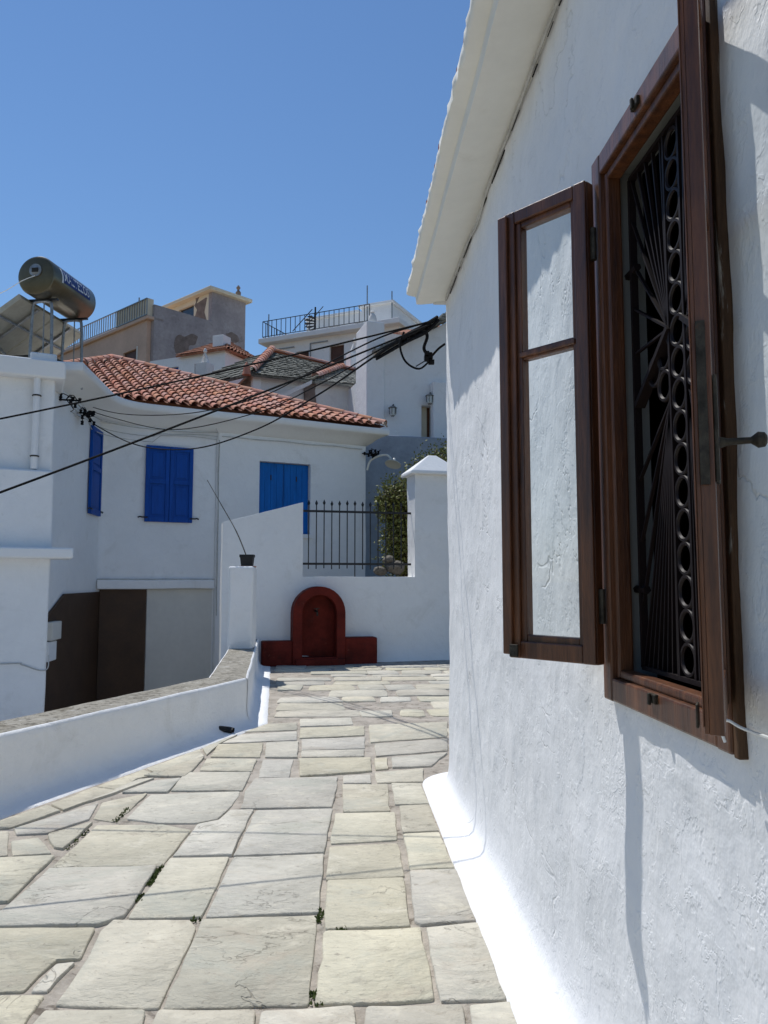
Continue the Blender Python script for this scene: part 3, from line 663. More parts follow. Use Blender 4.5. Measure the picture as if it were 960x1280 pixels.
for s in (-1, 1):
    for dy, z in ((.086, hubz+.0), (.150, hubz-.03), (.086, hubz-.085)):
        o = inst(ring, go); o.location = P_(gc+s*dy, z)
    for k in range(9):      # upper burst
        t = k/8; ex, ez = (.315*t*1.0, gz1) if k < 5 else (gw_, gz1-(t-.5)*2*(gz1-hubz-.06))
        if k < 5: ex = .07+(gw_-.07)*k/4
        MB().bar(P_(gc+s*.05, hubz+.06), P_(gc+s*ex, ez), .006, .010, up=(1, 0, 0)).build('grille_ray', 'iron', go)
    for k in range(11):     # lower burst
        ex, ez = (.06+(gw_-.06)*k/7, gz0) if k < 8 else (gw_, gz0+(k-7)*(hubz-gz0-.1)/4.2)
        MB().bar(P_(gc+s*.05, hubz-.13), P_(gc+s*ex, ez), .006, .010, up=(1, 0, 0)).build('grille_ray', 'iron', go)
    MB().bar(P_(gc+s*.04, hubz+.06), P_(gc+s*(gw_-.01), hubz-.10), .014, .03, up=(1, 0, 0)).build('grille_ray', 'iron', go)
# casement leaves
def casement(hinge, free, flip, label, lip=.062, ts=1.):
    h, f = Vector((*hinge, 0)), Vector((*free, 0)); d = (f-h); Wd = d.length; d.normalize(); nrm = Vector((-d.y, d.x, 0))*flip   # nrm: the room side
    z0, z1 = WZ0+.045, WZ1-.02
    rt = MB()
    def bx(u0, u1, za, zb, t0, t1, mb=rt):
        vs_ = [h+d*u+nrm*t*ts+Vector((0, 0, z))-HR for z in (za, zb) for u, t in ((u0, t0), (u1, t0), (u1, t1), (u0, t1))]
        mb.add(vs_, [(3,2,1,0),(4,5,6,7),(0,1,5,4),(1,2,6,5),(2,3,7,6),(3,0,4,7)])
    S = .062
    for u0, u1, st in ((.0, S, 1), (Wd-S, Wd, -1)):
        bx(u0, u1, z0, z1, 0, .036)
        ua, ub = (u0+.0005, u1-.018) if st > 0 else (u0+.018, u1-.0005)
        bx(ua, ub, z0+.001, z1-.001, .0365, .048)
    # overlapping rebate strip on the free stile
    bx(Wd-.022, Wd+(.014 if lip > .06 else .004), z0+.012, z1-.012, .0485, lip)
    zm = z0+(z1-z0)*.665
    for za, zb in ((z0, z0+.075), (z1-.062, z1)):
        bx(S+.0005, Wd-S-.0005, za, zb, .001, .035)
    bx(S-.017, Wd-S+.017, z0+.0015, z0+.055, .0355, .0475); bx(S-.017, Wd-S+.017, z1-.044, z1-.0015, .0355, .0475)
    bx(S+.0005, Wd-S-.0005, zm-.016, zm+.016, .002, .034); bx(S-.01, Wd-S+.01, zm-.009, zm+.009, .0345, .043)
    o = rt.build('casement', 'wood', ch, bevel=.004); o['label'] = label
    for za, zb in ((z0+.072, zm-.013), (zm+.013, z1-.058)):
        g = MB(); bx(S-.006, Wd-S+.006, za, zb, .015, .019, g); g.build('pane', 'glass', o)
    for z in (z0+.17, z1-.2):
        g = MB(); c = h-HR-d*.008+nrm*.02; g.tube([c+Vector((0, 0, z-.05)), c+Vector((0, 0, z+.05))], .010, 8); g.build('hinge', 'rust_iron', o)
    g = MB(); bx(Wd-.05, Wd-.018, z0+.006, z0+.045, .0625, .070, g); g.build('bolt_plate', 'rust_iron', o, bevel=.002)
    return o, (h, d, nrm, Wd, bx)
casement((.772, 2.245), (.573, 2.492), 1, 'far casement leaf swung open against the sunlit wall')
c2o, (h, d, nrm, Wd, bx) = casement((.776, 1.530), (.610, 1.218), -1, 'near casement leaf seen edge on', .052, .62)
# espagnolette lock on the near leaf
g = MB(); bx(Wd+.0005, Wd+.006, 1.655, 1.93, .012, .036, g); g.build('lock_strip', 'rust_iron', c2o)
g = MB(); bx(Wd-.05, Wd-.004, 1.66, 1.84, -.012, -.001, g); g.build('lock_plate', 'rust_iron', c2o, bevel=.002)
g = MB(); c = h+d*(Wd-.028)-HR+Vector((0, 0, 1.728)); a = -nrm
g.tube([c+a*.008, c+a*.02, c+a*.055, c+a*.060, c+a*.066, c+a*.076, c+a*.080], [.010, .006, .0055, .009, .0135, .012, .006], 12); g.build('lock_knob', 'rust_iron', c2o, smooth=True)
# white wire hook at the near frame corner
hk = MB(); b_ = Vector((.762, 1.522, 1.208)); hk.tube(smoothline([b_+Vector((0, .0, -.03)), b_+Vector((-.008, -.0, .0)), b_+Vector((-.004, -.02, .016)), b_+Vector((.01, -.06, .006)), b_+Vector((.03, -.2, .002)), b_+Vector((.05, -.32, .0))], 6), .0032, 6)
tag(hk.build('wire_hook', 'label_white'), 'white wire hook tied from the near corner of the brown window frame', 'hook')
# eave: two stepped mouldings with a worn lip
ey = frng(-2.2, 5.80, .035)
def dse(q, nn, i, j):
    k = 0
    if j >= 6: k = 1.0
    a = (fnoise(q, 16, 3.)*.011+fnoise(q, 5, 1.)*.006+max(0, fnoise(q, 30, 8.)-.2)*.016)*k+fnoise(q, 1.6, 6.)*.006
    return q+nn*a+Vector((0, 0, fnoise(q, 1.3, 9)*.008))-HR
ep = [(-.05, 3.652), (.02, 3.650), (.10, 3.640), (.19, 3.630), (.226, 3.632), (.232, 3.690), (.285, 3.702), (.300, 3.712), (.302, 3.75), (.29, 3.775), (.2, 3.80), (-.1, 3.83)]
epath = [(XW, y) for y in ey][::-1]
eo = MB().sweep(epath, ep, disp=dse)
n = len(ep)
e0 = [eo.v[j] for j in range(n)]; eo.add(e0, [tuple(range(n))])
eo.build('eave', 'cornice', ch, smooth=True, angle=50)
rf = MB(); rf.add([Vector(p)-HR for p in ((.56, -2.2, 3.80), (.56, 5.78, 3.80), (3.0, 5.78, 4.6), (3.0, -2.2, 4.6), (5.2, 5.78, 3.75), (5.2, -2.2, 3.75))], [(0, 1, 2, 3), (3, 2, 4, 5)])
ro = rf.build('roof', 'pan', ch)
MB().add([Vector(p)-HR for p in ((.7, 5.77, 3.62), (4.95, 5.77, 3.62), (4.95, 5.77, 3.8), (3.0, 5.77, 4.58), (.7, 5.77, 3.82))], [(0, 1, 2, 3, 4)]).build('gable', 'white', ch)
def barrel(w_, L, h, n=6, tk=.012):
    mb = MB(); vs_ = []
    for yy, s, dz in ((0, 1., 0), (L, .86, 0)):
        for rr in (1, 1-tk/h):
            for i in range(n+1):
                a = math.pi*i/n; vs_.append((-math.cos(a)*w_/2*s*rr, yy, math.sin(a)*h*s*rr+dz))
    m = n+1; fs = []
    for i in range(n):
        fs += [(i, i+1, 2*m+i+1, 2*m+i), (m+i, 3*m+i, 3*m+i+1, m+i+1), (i, m+i, m+i+1, i+1)]
    return mb.add(vs_, fs)
til = None; pit = math.atan2(.8, 2.44)
for i in range(int(7.9/.21)):
    for r in range(2):
        if til is None: til = barrel(.16, .42, .07).build('roof_tile', 'tile', ro, smooth=True); o = til
        else: o = inst(til, ro)
        yy = -2.1+i*.21; xx = .545+r*.36+random.uniform(-.008, .008)
        o.matrix_local = Matrix.Translation(Vector((xx, yy, 3.805+(xx-.56)*math.tan(pit)+.012*r))-HR) @ Matrix.Rotation(-math.pi/2, 4, 'Z') @ Matrix.Rotation(pit, 4, 'X')
# cables tacked in the angle of wall and soffit, and a gap line, its shade made of black tubes
cb = [Vector((XW-.012+.006*fnoise((0, y, 0), 3), y, 3.63+.012*fnoise((0, y, 5), 2.2)-(.05*math.exp(-((y-4.35)/.18)**2)))) for y in frng(-2, 5.7, .1)]
MB().tube([p-HR for p in cb], .008, 6).build('wall_cable', 'cable_grey', ch, smooth=True)
cb = [Vector((XW-.006, y, 3.612+.008*fnoise((0, y, 8), 2.6))) for y in frng(-2, 5.75, .08)]
i = 0
while i < len(cb)-4:
    k = random.randint(2, 6); MB().tube([p-HR for p in cb[i:i+k]], random.choice((.002, .0028, .0035)), 5).build('soffit_gap_shade', 'cable', ch); i += k+random.randint(0, 2)

# ================================================================== POWER CABLES
A = Vector((.70, 5.93, 3.52))
def cable(name, label, pts, r=.011, m='cable', n=10):
    return tag(MB().tube(smoothline(pts, n), r, 6).build(name, m, smooth=True), label, 'cable', 'overhead cables')
def yq(px, py, Y): return yp(px, py, Y)
B_end = yp(80, 505, 15.0)
def sagline(a, b, c, sag, n=30):
    """straight run a to b and on to c, with a hanging curve between"""
    a, b, c = Vector(a), Vector(b), Vector(c); L1 = (b-a).length; L = L1+(c-b).length; out = []
    for i in range(n+1):
        t = i/n; q = t*L; p = a.lerp(b, q/L1) if q < L1 else b.lerp(c, (q-L1)/(L-L1)); out.append(p-Vector((0, 0, sag*4*t*(1-t))))
    return out
b1 = yp(0, 508, 6.05); b2 = yp(0, 597, 4.6)
cable('overhead_cable', 'upper black cable running left from the house corner, leaving the picture above the blue shutters', sagline(A+Vector((.03, 0, .03)), b1, b1+(b1-A)*1.2, .10), .0072, n=2)
cable('overhead_cable', 'lowest black cable sloping down to the left edge of the picture', sagline(A, b2, b2+(b2-A)*1.2, .09), .0072, n=2)
cable('overhead_cable', 'black cable sagging across the left blue shutters', [A+Vector((0, .02, -.02)), yq(480, 438, 7.2), yq(400, 492, 9.2), yq(320, 537, 11.2), yq(240, 561, 13.0), yq(167, 555, 14.4), yq(100, 520, 15.7)], .011)
cable('overhead_cable', 'black cable sagging just above the left blue shutters', [A+Vector((0, .02, .0)), yq(480, 434, 7.2), yq(400, 480, 9.4), yq(320, 516, 11.4), yq(217, 537, 13.6), yq(140, 522, 14.9), yq(92, 506, 15.6)], .008)
cable('overhead_cable', 'thin black cable along the lower edge of the tiled roof', [A+Vector((0, .02, .03)), yq(470, 424, 7.2), yq(390, 464, 9.6), yq(320, 498, 11.6), yq(233, 517, 13.4), yq(150, 517, 14.8), yq(88, 500, 15.5)], .008)
# thick bundle near the corner
bt = MB()
for k in range(5):
    j = Vector((random.uniform(-.03, .03), random.uniform(-.03, .03), random.uniform(-.03, .03)))
    bt.tube(smoothline([A+Vector((.06, .05, .06))+j*.5, A+Vector((-.05, .05, -.03))+j, yq(505, 425, 6.6)+j, yq(470, 447, 7.4)+j*.6], 5), .013, 6)
for k in range(9): c = A.lerp(yq(500, 428, 6.7), random.random()); bt.box(c-Vector((.025, .02, .025)), c+Vector((.025, .02, .025)))
tag(bt.build('cable_bundle', 'cable', smooth=True), 'thick knotted bundle of black cables at the eave corner', 'cable')
lp = MB()
lp.tube(smoothline([yq(505, 415, 6.4), yq(500, 432, 6.4), yq(507, 452, 6.4), yq(524, 461, 6.35), yq(538, 450, 6.3)], 6), .009, 6)
lp.tube(smoothline([yq(528, 408, 6.3), yq(534, 420, 6.3), yq(530, 436, 6.3), yq(538, 447, 6.3)], 6), .014, 6)
lp.tube(smoothline([yq(538, 447, 6.3), yq(548, 436, 6.25), yq(556, 430, 6.2)], 5), .01, 6)
lp.tube(smoothline([yq(520, 458, 6.35), yq(530, 452, 6.3), yq(538, 447, 6.3)], 4), .005, 5)
c = yq(537, 447, 6.3)
for k in range(14): q = c+Vector((random.gauss(0, .022), random.gauss(0, .02), random.gauss(0, .022))); lp.box(q-Vector((.018,)*3), q+Vector((.018,)*3))
tag(lp.build('cable_loop', 'cable', smooth=True), 'black cable loop with a taped joint hanging below the eave corner', 'cable')

# ================================================================== HOUSE WITH BLUE SHUTTERS
B = Frame(.59, 19.0, 25, -1.7)
bh = thing('shutter_house', 'white house with two pairs of blue shutters, blue window and red tiled hip roof', 'house', B.o, B.a)
zc = B.at(457, 556).z          # underside of cornice
xi = B.at(132, 600).x
icw = B.M @ B.at(126, 600); dw = Vector((-.057, 1, 0)).normalized()
wing = [B.loc(icw-dw*2.75), B.loc(icw-dw*.8)]
wd = (Vector(wing[1][:2])-Vector(wing[0][:2])).normalized()
# wing line meets the facade line
tt = -wing[1].y/wd.y; ic = Vector(wing[1][:2])+wd*tt
def bend(r):
    return [(ic-wd*r)*(1-t)**2+ic*2*t*(1-t)+(ic+Vector((r, 0)))*t*t for t in frng(0, 1, .125)]
r_ = .14; arc = bend(r_); r2 = 1.0; arc2 = bend(r2)
hx0, hx1 = B.at(324, 620).x, B.at(388, 620).x; hz0, hz1 = B.at(388, 668).z, B.at(340, 577).z
fp = [(ic-wd*3.5).lerp(ic-wd*r_, t) for t in frng(0, .97, .1)]+arc+[Vector((x, 0)) for x in frng(arc[-1].x+.2, hx0, .3)]+[Vector((x, 0)) for x in frng(hx0, hx1, .3)[1:]]+[Vector((x, 0)) for x in frng(hx1, 0, .3)[1:]]+[Vector((0, y)) for y in frng(.3, 9, .6)]
zz = frng(-.3, hz0, .3)+frng(hz0, hz1, .3)[1:]+frng(hz1, zc+.12, .25)[1:]
def skb(i, j):
    a, b = fp[i], fp[i+1]
    return abs(a.y) < 1e-4 and abs(b.y) < 1e-4 and hx0-.001 <= min(a.x, b.x) and max(a.x, b.x) <= hx1+.001 and hz0-.001 <= zz[j] and zz[j+1] <= hz1+.001
def dsb(q, nn, i, j):
    e = abs(q.y) < .001 and hx0-.01 < q.x < hx1+.01 and hz0-.01 < q.z < hz1+.01
    return q if e else q+nn*(fnoise(q, .9, 4.)*.018)
MB().sweep(fp, [(0, z) for z in zz], skb, dsb).build('wall', 'white', bh, smooth=True, angle=60)
cz = zc-.02
cprof = [(-.6, cz-.06), (-.02, cz-.02), (.03, cz), (.10, cz+.05), (.20, cz+.14), (.31, cz+.20), (.40, cz+.23), (.43, cz+.26), (.435, cz+.36), (.42, cz+.39), (.1, cz+.41), (-.3, cz+.42)]
cpth = [Vector(wing[0][:2])+Vector((wd.y*-1, wd.x))*t for t in (1.6, .8)]+[Vector(wing[0][:2]).lerp(arc2[0], t) for t in frng(0, .95, .1)]+arc2+[Vector((x, 0)) for x in frng(arc2[-1].x+.2, 0, .35)]+[Vector((0, y)) for y in frng(.3, 9, .6)]
MB().sweep(cpth, cprof, disp=lambda q, nn, i, j: q+nn*fnoise(q, .7, 2)*.015+Vector((0, 0, fnoise(q, .5, 3)*.015))).build('cornice', 'white_clean', bh, smooth=True, angle=50)
EZ = cz+.40
# reveal, frame and blue boards of the recessed window
rv = MB()
for q in (((hx0, 0, hz0), (hx0, .22, hz0), (hx0, .22, hz1), (hx0, 0, hz1)), ((hx1, 0, hz0), (hx1, .22, hz0), (hx1, .22, hz1), (hx1, 0, hz1)), ((hx0, 0, hz0), (hx1, 0, hz0), (hx1, .22, hz0), (hx0, .22, hz0)), ((hx0, 0, hz1), (hx1, 0, hz1), (hx1, .22, hz1), (hx0, .22, hz1))): rv.add(q, [(0, 1, 2, 3)])
rv.build('window_reveal', 'white', bh)
MB().box((hx0-.04, -.06, hz0-.10), (hx1+.05, .06, hz0-.002)).build('window_sill', 'white_clean', bh, bevel=.01)
for s in (0, 1):
    a = hx0+(hx1-hx0)*s/2+.008; b = hx0+(hx1-hx0)*(s+1)/2-.004
    o = MB().box((a, .14, hz0+.01), (b, .19, hz1-.01)).build('window_shutter', 'blue_door', bh, bevel=.006)
    for k in range(4):
        MB().box((a+.02+(b-a-.04)*k/4+.004, .128, hz0+.03), (a+.02+(b-a-.04)*(k+1)/4-.004, .139, hz1-.03)).build('board', 'blue_door', o)
    MB().box(((a+b)/2-.01, .115, hz1-.42), ((a+b)/2+.015, .127, hz1-.3)).build('bolt', 'rust_iron', o)
# panelled shutters: on the facade and, narrow, on the wing
def shutter_pair(x0, x1, z0, z1, M_, leaves=2):
    for s in range(leaves):
        a = x0+(x1-x0)*s/leaves+.004; b = x0+(x1-x0)*(s+1)/leaves-.004
        mb = MB(); st = .085
        def bx(xa, xb, za, zb, ya, yb, m=mb): m.add([M_ @ Vector(p) for p in MB().box((xa, ya, za), (xb, yb, zb)).v], [(3,2,1,0),(4,5,6,7),(0,1,5,4),(1,2,6,5),(2,3,7,6),(3,0,4,7)])
        bx(a, b, z0, z1, -.030, .0)
        for xa, xb in ((a, a+st), (b-st, b)): bx(xa, xb, z0, z1, -.060, -.0305)
        zm = z0+(z1-z0)*.53
        for za, zb in ((z0, z0+.11), (zm-.05, zm+.05), (z1-.1, z1)): bx(a+st+.0005, b-st-.0005, za, zb, -.060, -.0305)
        o = mb.build('shutter', 'blue', bh, bevel=.008)
        for za, zb in ((z0+.11, zm-.05), (zm+.05, z1-.1)):
            pm = MB(); bx(a+st+.05, b-st-.05, za+.05, zb-.05, -.046, -.0305, pm); pm.build('panel', 'blue', o, bevel=.01)
    for x, sg in ((x0, -1), (x1, 1)):
        g = MB(); pts = [M_ @ Vector(p) for p in ((x-sg*.06, -.075, z0+.09), (x+sg*.05, -.08, z0+.09), (x+sg*.10, -.06, z0+.10), (x+sg*.14, -.05, z0+.085))]; g.tube(pts, .016, 6); g.build('shutter_dog', 'black_iron', bh)
sx0, sx1 = B.at(181, 600).x, B.at(240.5, 600).x; sz0, sz1 = B.at(181, 652).z, B.at(200, 558).z
shutter_pair(sx0, sx1, sz0, sz1, Matrix.Translation((0, -.02, 0)))
# wing: frame along its wall
ang = math.atan2(wd.y, wd.x); MW = Matrix.Translation((wing[1].x, wing[1].y, 0)) @ Matrix.Rotation(ang, 4, 'Z')
MWI = (B.M @ MW).inverted()
def wat(px, py):
    o = MWI @ EYE; r = MWI.to_3x3() @ ray(px, py); return o+r*(-o.y/r.y)
q0, q1 = wat(110, 585), wat(123, 590)
zw1 = wat(117, 535).z; zw0 = wat(116, 644).z
shutter_pair(q0.x, q1.x, zw0, zw1, MW @ Matrix.Translation((0, -.02, 0)), 1)
# garage sheets, ledge, pipes
ga, gb = B.at(121, 800).x, B.at(181, 800).x; gz = B.at(150, 736).z
MB().box((arc[-1].x-.10, -.06, -.2), (gb, -.015, gz)).build('garage_door', 'garage', bh, bevel=.006)
w0, w1_ = wat(56, 800).x, wat(124.5, 800).x; zt_ = wat(100, 741).z; zs2 = wat(62, 768).z
g = MB(); pol = [(w0, -.2), (w1_, -.2), (w1_, zt_), (wat(78, 741).x, zt_), (w0, zs2)]
g.prism(pol, -.05, -.012); g.v = [MW @ Vector(v) for v in g.v]; g.build('garage_door', 'garage', bh)
la, lb = B.at(120, 727).x, B.at(266, 727).x; lz = B.at(200, 736).z
MB().plate(frng(la, lb, .3), [lz, lz+.10, lz+.19], lambda x, z: True, -.16, .05, rough(4, .012, 2)).build('ledge', 'white', bh, bevel=.02)
MB().box((gb+.015, -.028, -.2), (lb-.02, .02, lz-.003)).build('garage_side_panel', 'beige', bh, bevel=.006)
MB().tube([(x, -.13+.008*fnoise((x, 0, 0), 2), lz+.205+.008*fnoise((x, 3, 0), 3)) for x in frng(la, lb, .2)], .012, 6).build('ledge_cable', 'cable_grey', bh)
vx = B.at(270, 620).x
MB().tube([(vx+.02*fnoise((0, 0, z), 1.2), -.03, z) for z in frng(.1, zc-.25, .2)]+[(vx+.02, -.06, zc-.05), (vx-.05, -.12, zc+.03)], .018, 6).build('conduit', 'white_old', bh, smooth=True)
MB().tube([(vx+.05+.02*fnoise((0, 5, z), 1.0), -.02, z) for z in frng(2.4, zc-.2, .25)], .010, 6).build('conduit', 'cable_grey', bh, smooth=True)
MB().tube(smoothline([(x, -.05, zc-.12+.03*fnoise((x, 0, 0), 1.6)) for x in frng(vx+.1, -.12, .35)], 3), .010, 6).build('conduit', 'cable_grey', bh, smooth=True)
# cable bracket on the wing, another at the right end of the facade
def bracket(c, seed, n=14, s=.10):
    r = random.Random(seed); g = MB()
    g.bar(c+Vector((-.1, 0, 0)), c+Vector((.28, -.18, -.02)), .025, .025)
    for _ in range(n):
        p = c+Vector((r.uniform(-.05, .3), r.uniform(-.22, 0), r.gauss(0, s*.6))); g.lathe([(.015, -.04), (.032, -.03), (.02, 0), (.032, .03), (.015, .04)], p, 8)
    for _ in range(4):
        p = c+Vector((r.uniform(0, .25), r.uniform(-.2, 0), 0)); g.tube(smoothline([p, p+Vector((r.uniform(-.2, .2), -.05, r.uniform(-.2, .1))), c+Vector((r.uniform(-.1, .2), 0, r.uniform(-.25, .15)))], 4), .008, 5)
    return g
cbk = MW @ wat(97, 516); bracket(cbk, 2).build('cable_bracket', 'cable', bh)
cbk = MW @ wat(78, 500); bracket(cbk, 5, 6, .06).build('cable_bracket', 'cable', bh)
crn = Vector((-.03, -.05, B.at(461, 568).z)); bracket(crn, 3, 12, .09).build('cable_bracket', 'cable', bh)
# wires swinging under the wing cornice
for k_, (dz, r0) in enumerate(((.10, .012), (.22, .010), (.3, .008))):
    pts = [MW @ Vector((x, -.06, zc-dz+.05*math.sin(x*2.2+k_))) for x in frng(wat(85, 500).x, -.6, .25)]+[Vector((p.x+.03, p.y-.06, zc-dz-.04*k_)) for p in arc2]+[Vector((x, -.06, zc-dz*.7+.03*math.sin(x*3+k_))) for x in frng(arc2[-1].x+.2, vx, .3)]
    MB().tube(pts, r0, 6).build('conduit', 'cable_grey', bh, smooth=True)
# hip roof: sheathing planes, every cover tile and hip cap its own piece
TP = math.tan(rad(24)); ov = .46
ap = Vector((-5.27, 5.5)); lf = Vector((-6.75, 3.06)); lc = Vector((arc[0].x-.1, arc[0].y-.35))
def rz_(y): return EZ+.02+(y+ov)*TP*.93
rc = Vector((ov-.1, -ov+.1))
plan = [rc, Vector((ap.x, ap.y)), lf, Vector((lc.x-.25, -.30)), Vector((arc[-1].x-.2, -ov+.1))]
sh = MB().add([(p.x, p.y, rz_(p.y)) for p in plan], [tuple(range(len(plan)))])
za_ = rz_(ap.y)
sh.add([(rc.x, rc.y, rz_(rc.y)), (ap.x, ap.y, za_), (ap.x, 11.5, za_), (rc.x, 11.5, rz_(rc.y))], [(0, 1, 2, 3)])
sh.add([(ap.x, ap.y, za_), (lf.x, lf.y, rz_(lf.y)), (lc.x-3.2, 3.06, rz_(0)), (lc.x-3.2, 11.5, rz_(0)), (ap.x, 11.5, za_)], [(0, 1, 2, 3, 4)])
sh.add([(lf.x, lf.y, rz_(lf.y)), (lc.x-.25, -.3, rz_(-.3)), (lc.x-3.2, -.3, rz_(-.3)), (lc.x-3.2, 3.06, rz_(-.3))], [(0, 1, 2, 3)])
rfo = sh.build('roof', 'pan', bh)
cpit = math.atan(TP*.93); PIT = .235; EXP = .33
tl = barrel(.19, .43, .085, 6).build('roof_tile', 'tile', rfo, smooth=True); first = True
pn = MB()
x = rc.x-.05
while x > plan[3].x+.05:
    yA = -ov+.0; 
    ymax = -ov+(rc.x-x)*1.02 if x > ap.x else ap.y-(ap.x-x)*(ap.y-lf.y)/(ap.x-lf.x)
    if x < lf.x: ymax = 2.6
    if x < arc[-1].x-.1: yA = -ov+.1+(arc[-1].x-.1-x)*.15
    k = 0
    while True:
        y = yA+k*EXP*math.cos(cpit)
        if y > ymax-.10: break
        o = tl if first else inst(tl, rfo); first = False
        o.matrix_local = Matrix.Translation((x+random.uniform(-.008, .008), y+random.uniform(-.012, .012), rz_(y)+.040+random.uniform(0, .010))) @ Matrix.Rotation(cpit-.085, 4, 'X') @ Matrix.Rotation(random.gauss(0, .025), 4, 'Z')
        k += 1
    x -= PIT
cap = barrel(.24, .46, .11, 6).build('ridge_tile', 'tile', rfo, smooth=True); first = True
def caps(a, b):
    global first
    a, b = Vector(a), Vector(b); d = b-a; n = int(d.length/.38); el = math.atan2(d.z, d.xy.length); az = math.atan2(d.y, d.x)-math.pi/2
    for i in range(n):
        o = cap if first else inst(cap, rfo); first = False; p = a+d*(i/n)
        o.matrix_local = Matrix.Translation(p+Vector((0, 0, .05))) @ Matrix.Rotation(az+random.gauss(0, .03), 4, 'Z') @ Matrix.Rotation(el, 4, 'X')
    for i in range(n+1):
        p = a+d*(i/n); sd = Vector((-d.y, d.x, 0)).normalized(); e_ = d.normalized()*.12
        MB().tube([p-sd*.16+Vector((0, 0, .01)), p-sd*.09+e_*.3+Vector((0, 0, .07)), p+Vector((0, 0, .085)), p+sd*.09+e_*.3+Vector((0, 0, .07)), p+sd*.16+Vector((0, 0, .01))], [.02, .026, .03, .026, .02], 6).build('ridge_mortar', 'ridge_m', rfo, smooth=True)
caps((rc.x, rc.y, rz_(rc.y)), (ap.x, ap.y, za_)); caps((lf.x-.25, lf.y-.5, rz_(lf.y)-.2), (ap.x, ap.y, za_))

# street lamp on the right corner of that house
lm = thing('street_lamp', 'small white street lamp on a curved arm at the corner of the shutter house', 'lamp', B.M @ Vector((.02, -.04, B.at(458, 588).z)), B.a)
a0 = B.at(458, 590); hd = B.at(492, 582, -.5)
g = Vector((.02, -.04, a0.z))
MB().tube(smoothline([Vector((0, 0, .0)), B.at(463, 578, -.1)-g, B.at(474, 572, -.25)-g, B.at(484, 571, -.4)-g, B.at(489, 576, -.48)-g], 5), .026, 8).build('arm', 'lamp_white', lm, smooth=True)
hs = MB().lathe([(.03, .10), (.045, .06), (.05, .03), (.20, -.06), (.205, -.075), (.19, -.078), (.02, -.02)], (0, 0, 0), 20).build('lamp_shade', 'lamp_white', lm, smooth=True)
hs.location = hd-g+Vector((.0, 0, .05)); hs.rotation_euler = (rad(-14), rad(22), 0)

# ================================================================== FLAT-ROOFED HOUSE at the left edge
Lf = Frame(*yp(66, 600, 12.3).xy, 22, -1.7)
lh = thing('flat_roof_house', 'plain white flat-roofed house with ledges and a drainpipe at the left edge', 'house', Lf.o, Lf.a)
def lz(py, px=40, y=0): return Lf.at(px, py, y).z
xr = Lf.at(59, 800).x; xu = Lf.at(66, 640).x; D = 5.
ww = rough(6, .012, 1.5)
def blk(name, x0, x1, z0, z1, y0, y1, m='white', bev=.03): return MB().plate(frng(x0, x1, .25), frng(z0, z1, .25), lambda x, z: True, y0, y1, ww).build(name, m, lh, bevel=bev, smooth=True)
blk('lower_wall', xr-6, xr, -.2, lz(696), 0, D)
blk('ledge', xr-6, Lf.at(92, 690, -.25).x, lz(698, 40, -.2), lz(684, 40, -.2), -.25, .6, 'white_clean')
blk('terrace_parapet', xr-6, xu, lz(686), lz(586), .06, D)
zt1 = lz(470, 40, .25); xu2 = Lf.at(67, 500, .25).x
blk('upper_wall', xr-6, xu2-.22, lz(587), zt1, .27, D)
blk('corner_pilaster', xu2-.22, xu2+.02, lz(587), zt1, .22, D)
blk('roof_slab', xr-6, Lf.at(83, 455, .05).x, lz(470, 40, .05), lz(447, 40, .05), .05, D+.2, 'white_clean')
bz = lz(446, 40, .3)
blk('roof_kerb', Lf.at(38, 440, .3).x, Lf.at(72, 440, .3).x, bz-.05, bz+.09, .3, 1.8)
dx = Lf.at(45, 520, .15).x
MB().tube([(dx, .15, lz(586)+.02), (dx, .15, lz(470, 40, .15)-.02)], .055, 12).build('drainpipe', 'white', lh, smooth=True)
for z in (lz(494, 40, .15), lz(570, 40, .15)): MB().ring((dx, .15, z), .06, .012, (0, 0, 1), 14, 5).build('pipe_clamp', 'rust_iron', lh)
MB().tube(smoothline([(xr-3, -.03, lz(828)), (xr-.6, -.03, lz(828)), (xr-.35, -.04, lz(830)), (xr-.1, -.03, lz(838)), (xr+.02, -.02, lz(836)), (xr+.03, .05, lz(820))], 5), .010, 6).build('wall_cable', 'cable_grey', lh, smooth=True)
# meter boxes between the two houses
mb_ = thing('meter_box', 'pair of grey meter boxes at the edge of the brown garage door', 'box', B.M @ (MW @ Vector((wat(60, 790).x, -.02, wat(66, 798).z))), B.a+ang)
MB().box((-.28, -.14, .0), (.20, 0, .30)).build('box', 'beige', mb_, bevel=.015)
MB().box((-.34, -.10, -.34), (.10, 0, -.02)).build('box', 'white', mb_, bevel=.015)

# ================================================================== SOLAR WATER HEATER on that roof
tc0 = yp(45, 344, 12.9); tdir = Vector((.19, 1, 0)).normalized(); TL = 1.42; TR = .345
roofz = (Lf.M @ Vector((0, 0, lz(447, 40, .05)))).z
sw = thing('solar_water_heater', 'bronze solar water tank on a steel stand with tilted collector panels', 'water heater', (tc0.x, tc0.y, roofz))
o0 = Vector((tc0.x, tc0.y, roofz)); cz_ = tc0.z-roofz
side = Vector((tdir.y, -tdir.x, 0))
MT = Matrix.Translation((0, 0, cz_)) @ Matrix.Rotation(math.atan2(tdir.y, tdir.x)-math.pi/2, 4, 'Z')
tk = MB().lathe([(.02, .005), (TR-.05, .0), (TR-.015, .012), (TR, .04), (TR, TL-.06), (TR-.02, TL-.02), (TR-.10, TL+.03), (.02, TL+.06)], (0, 0, 0), 40, 'y').build('tank', 'tank', sw, smooth=True); tk.matrix_local = MT
en = MB().lathe([(.02, -.006), (TR-.045, -.006), (TR-.03, .004)], (0, 0, 0), 40, 'y').build('end_disc', 'tank_end', tk, smooth=True)
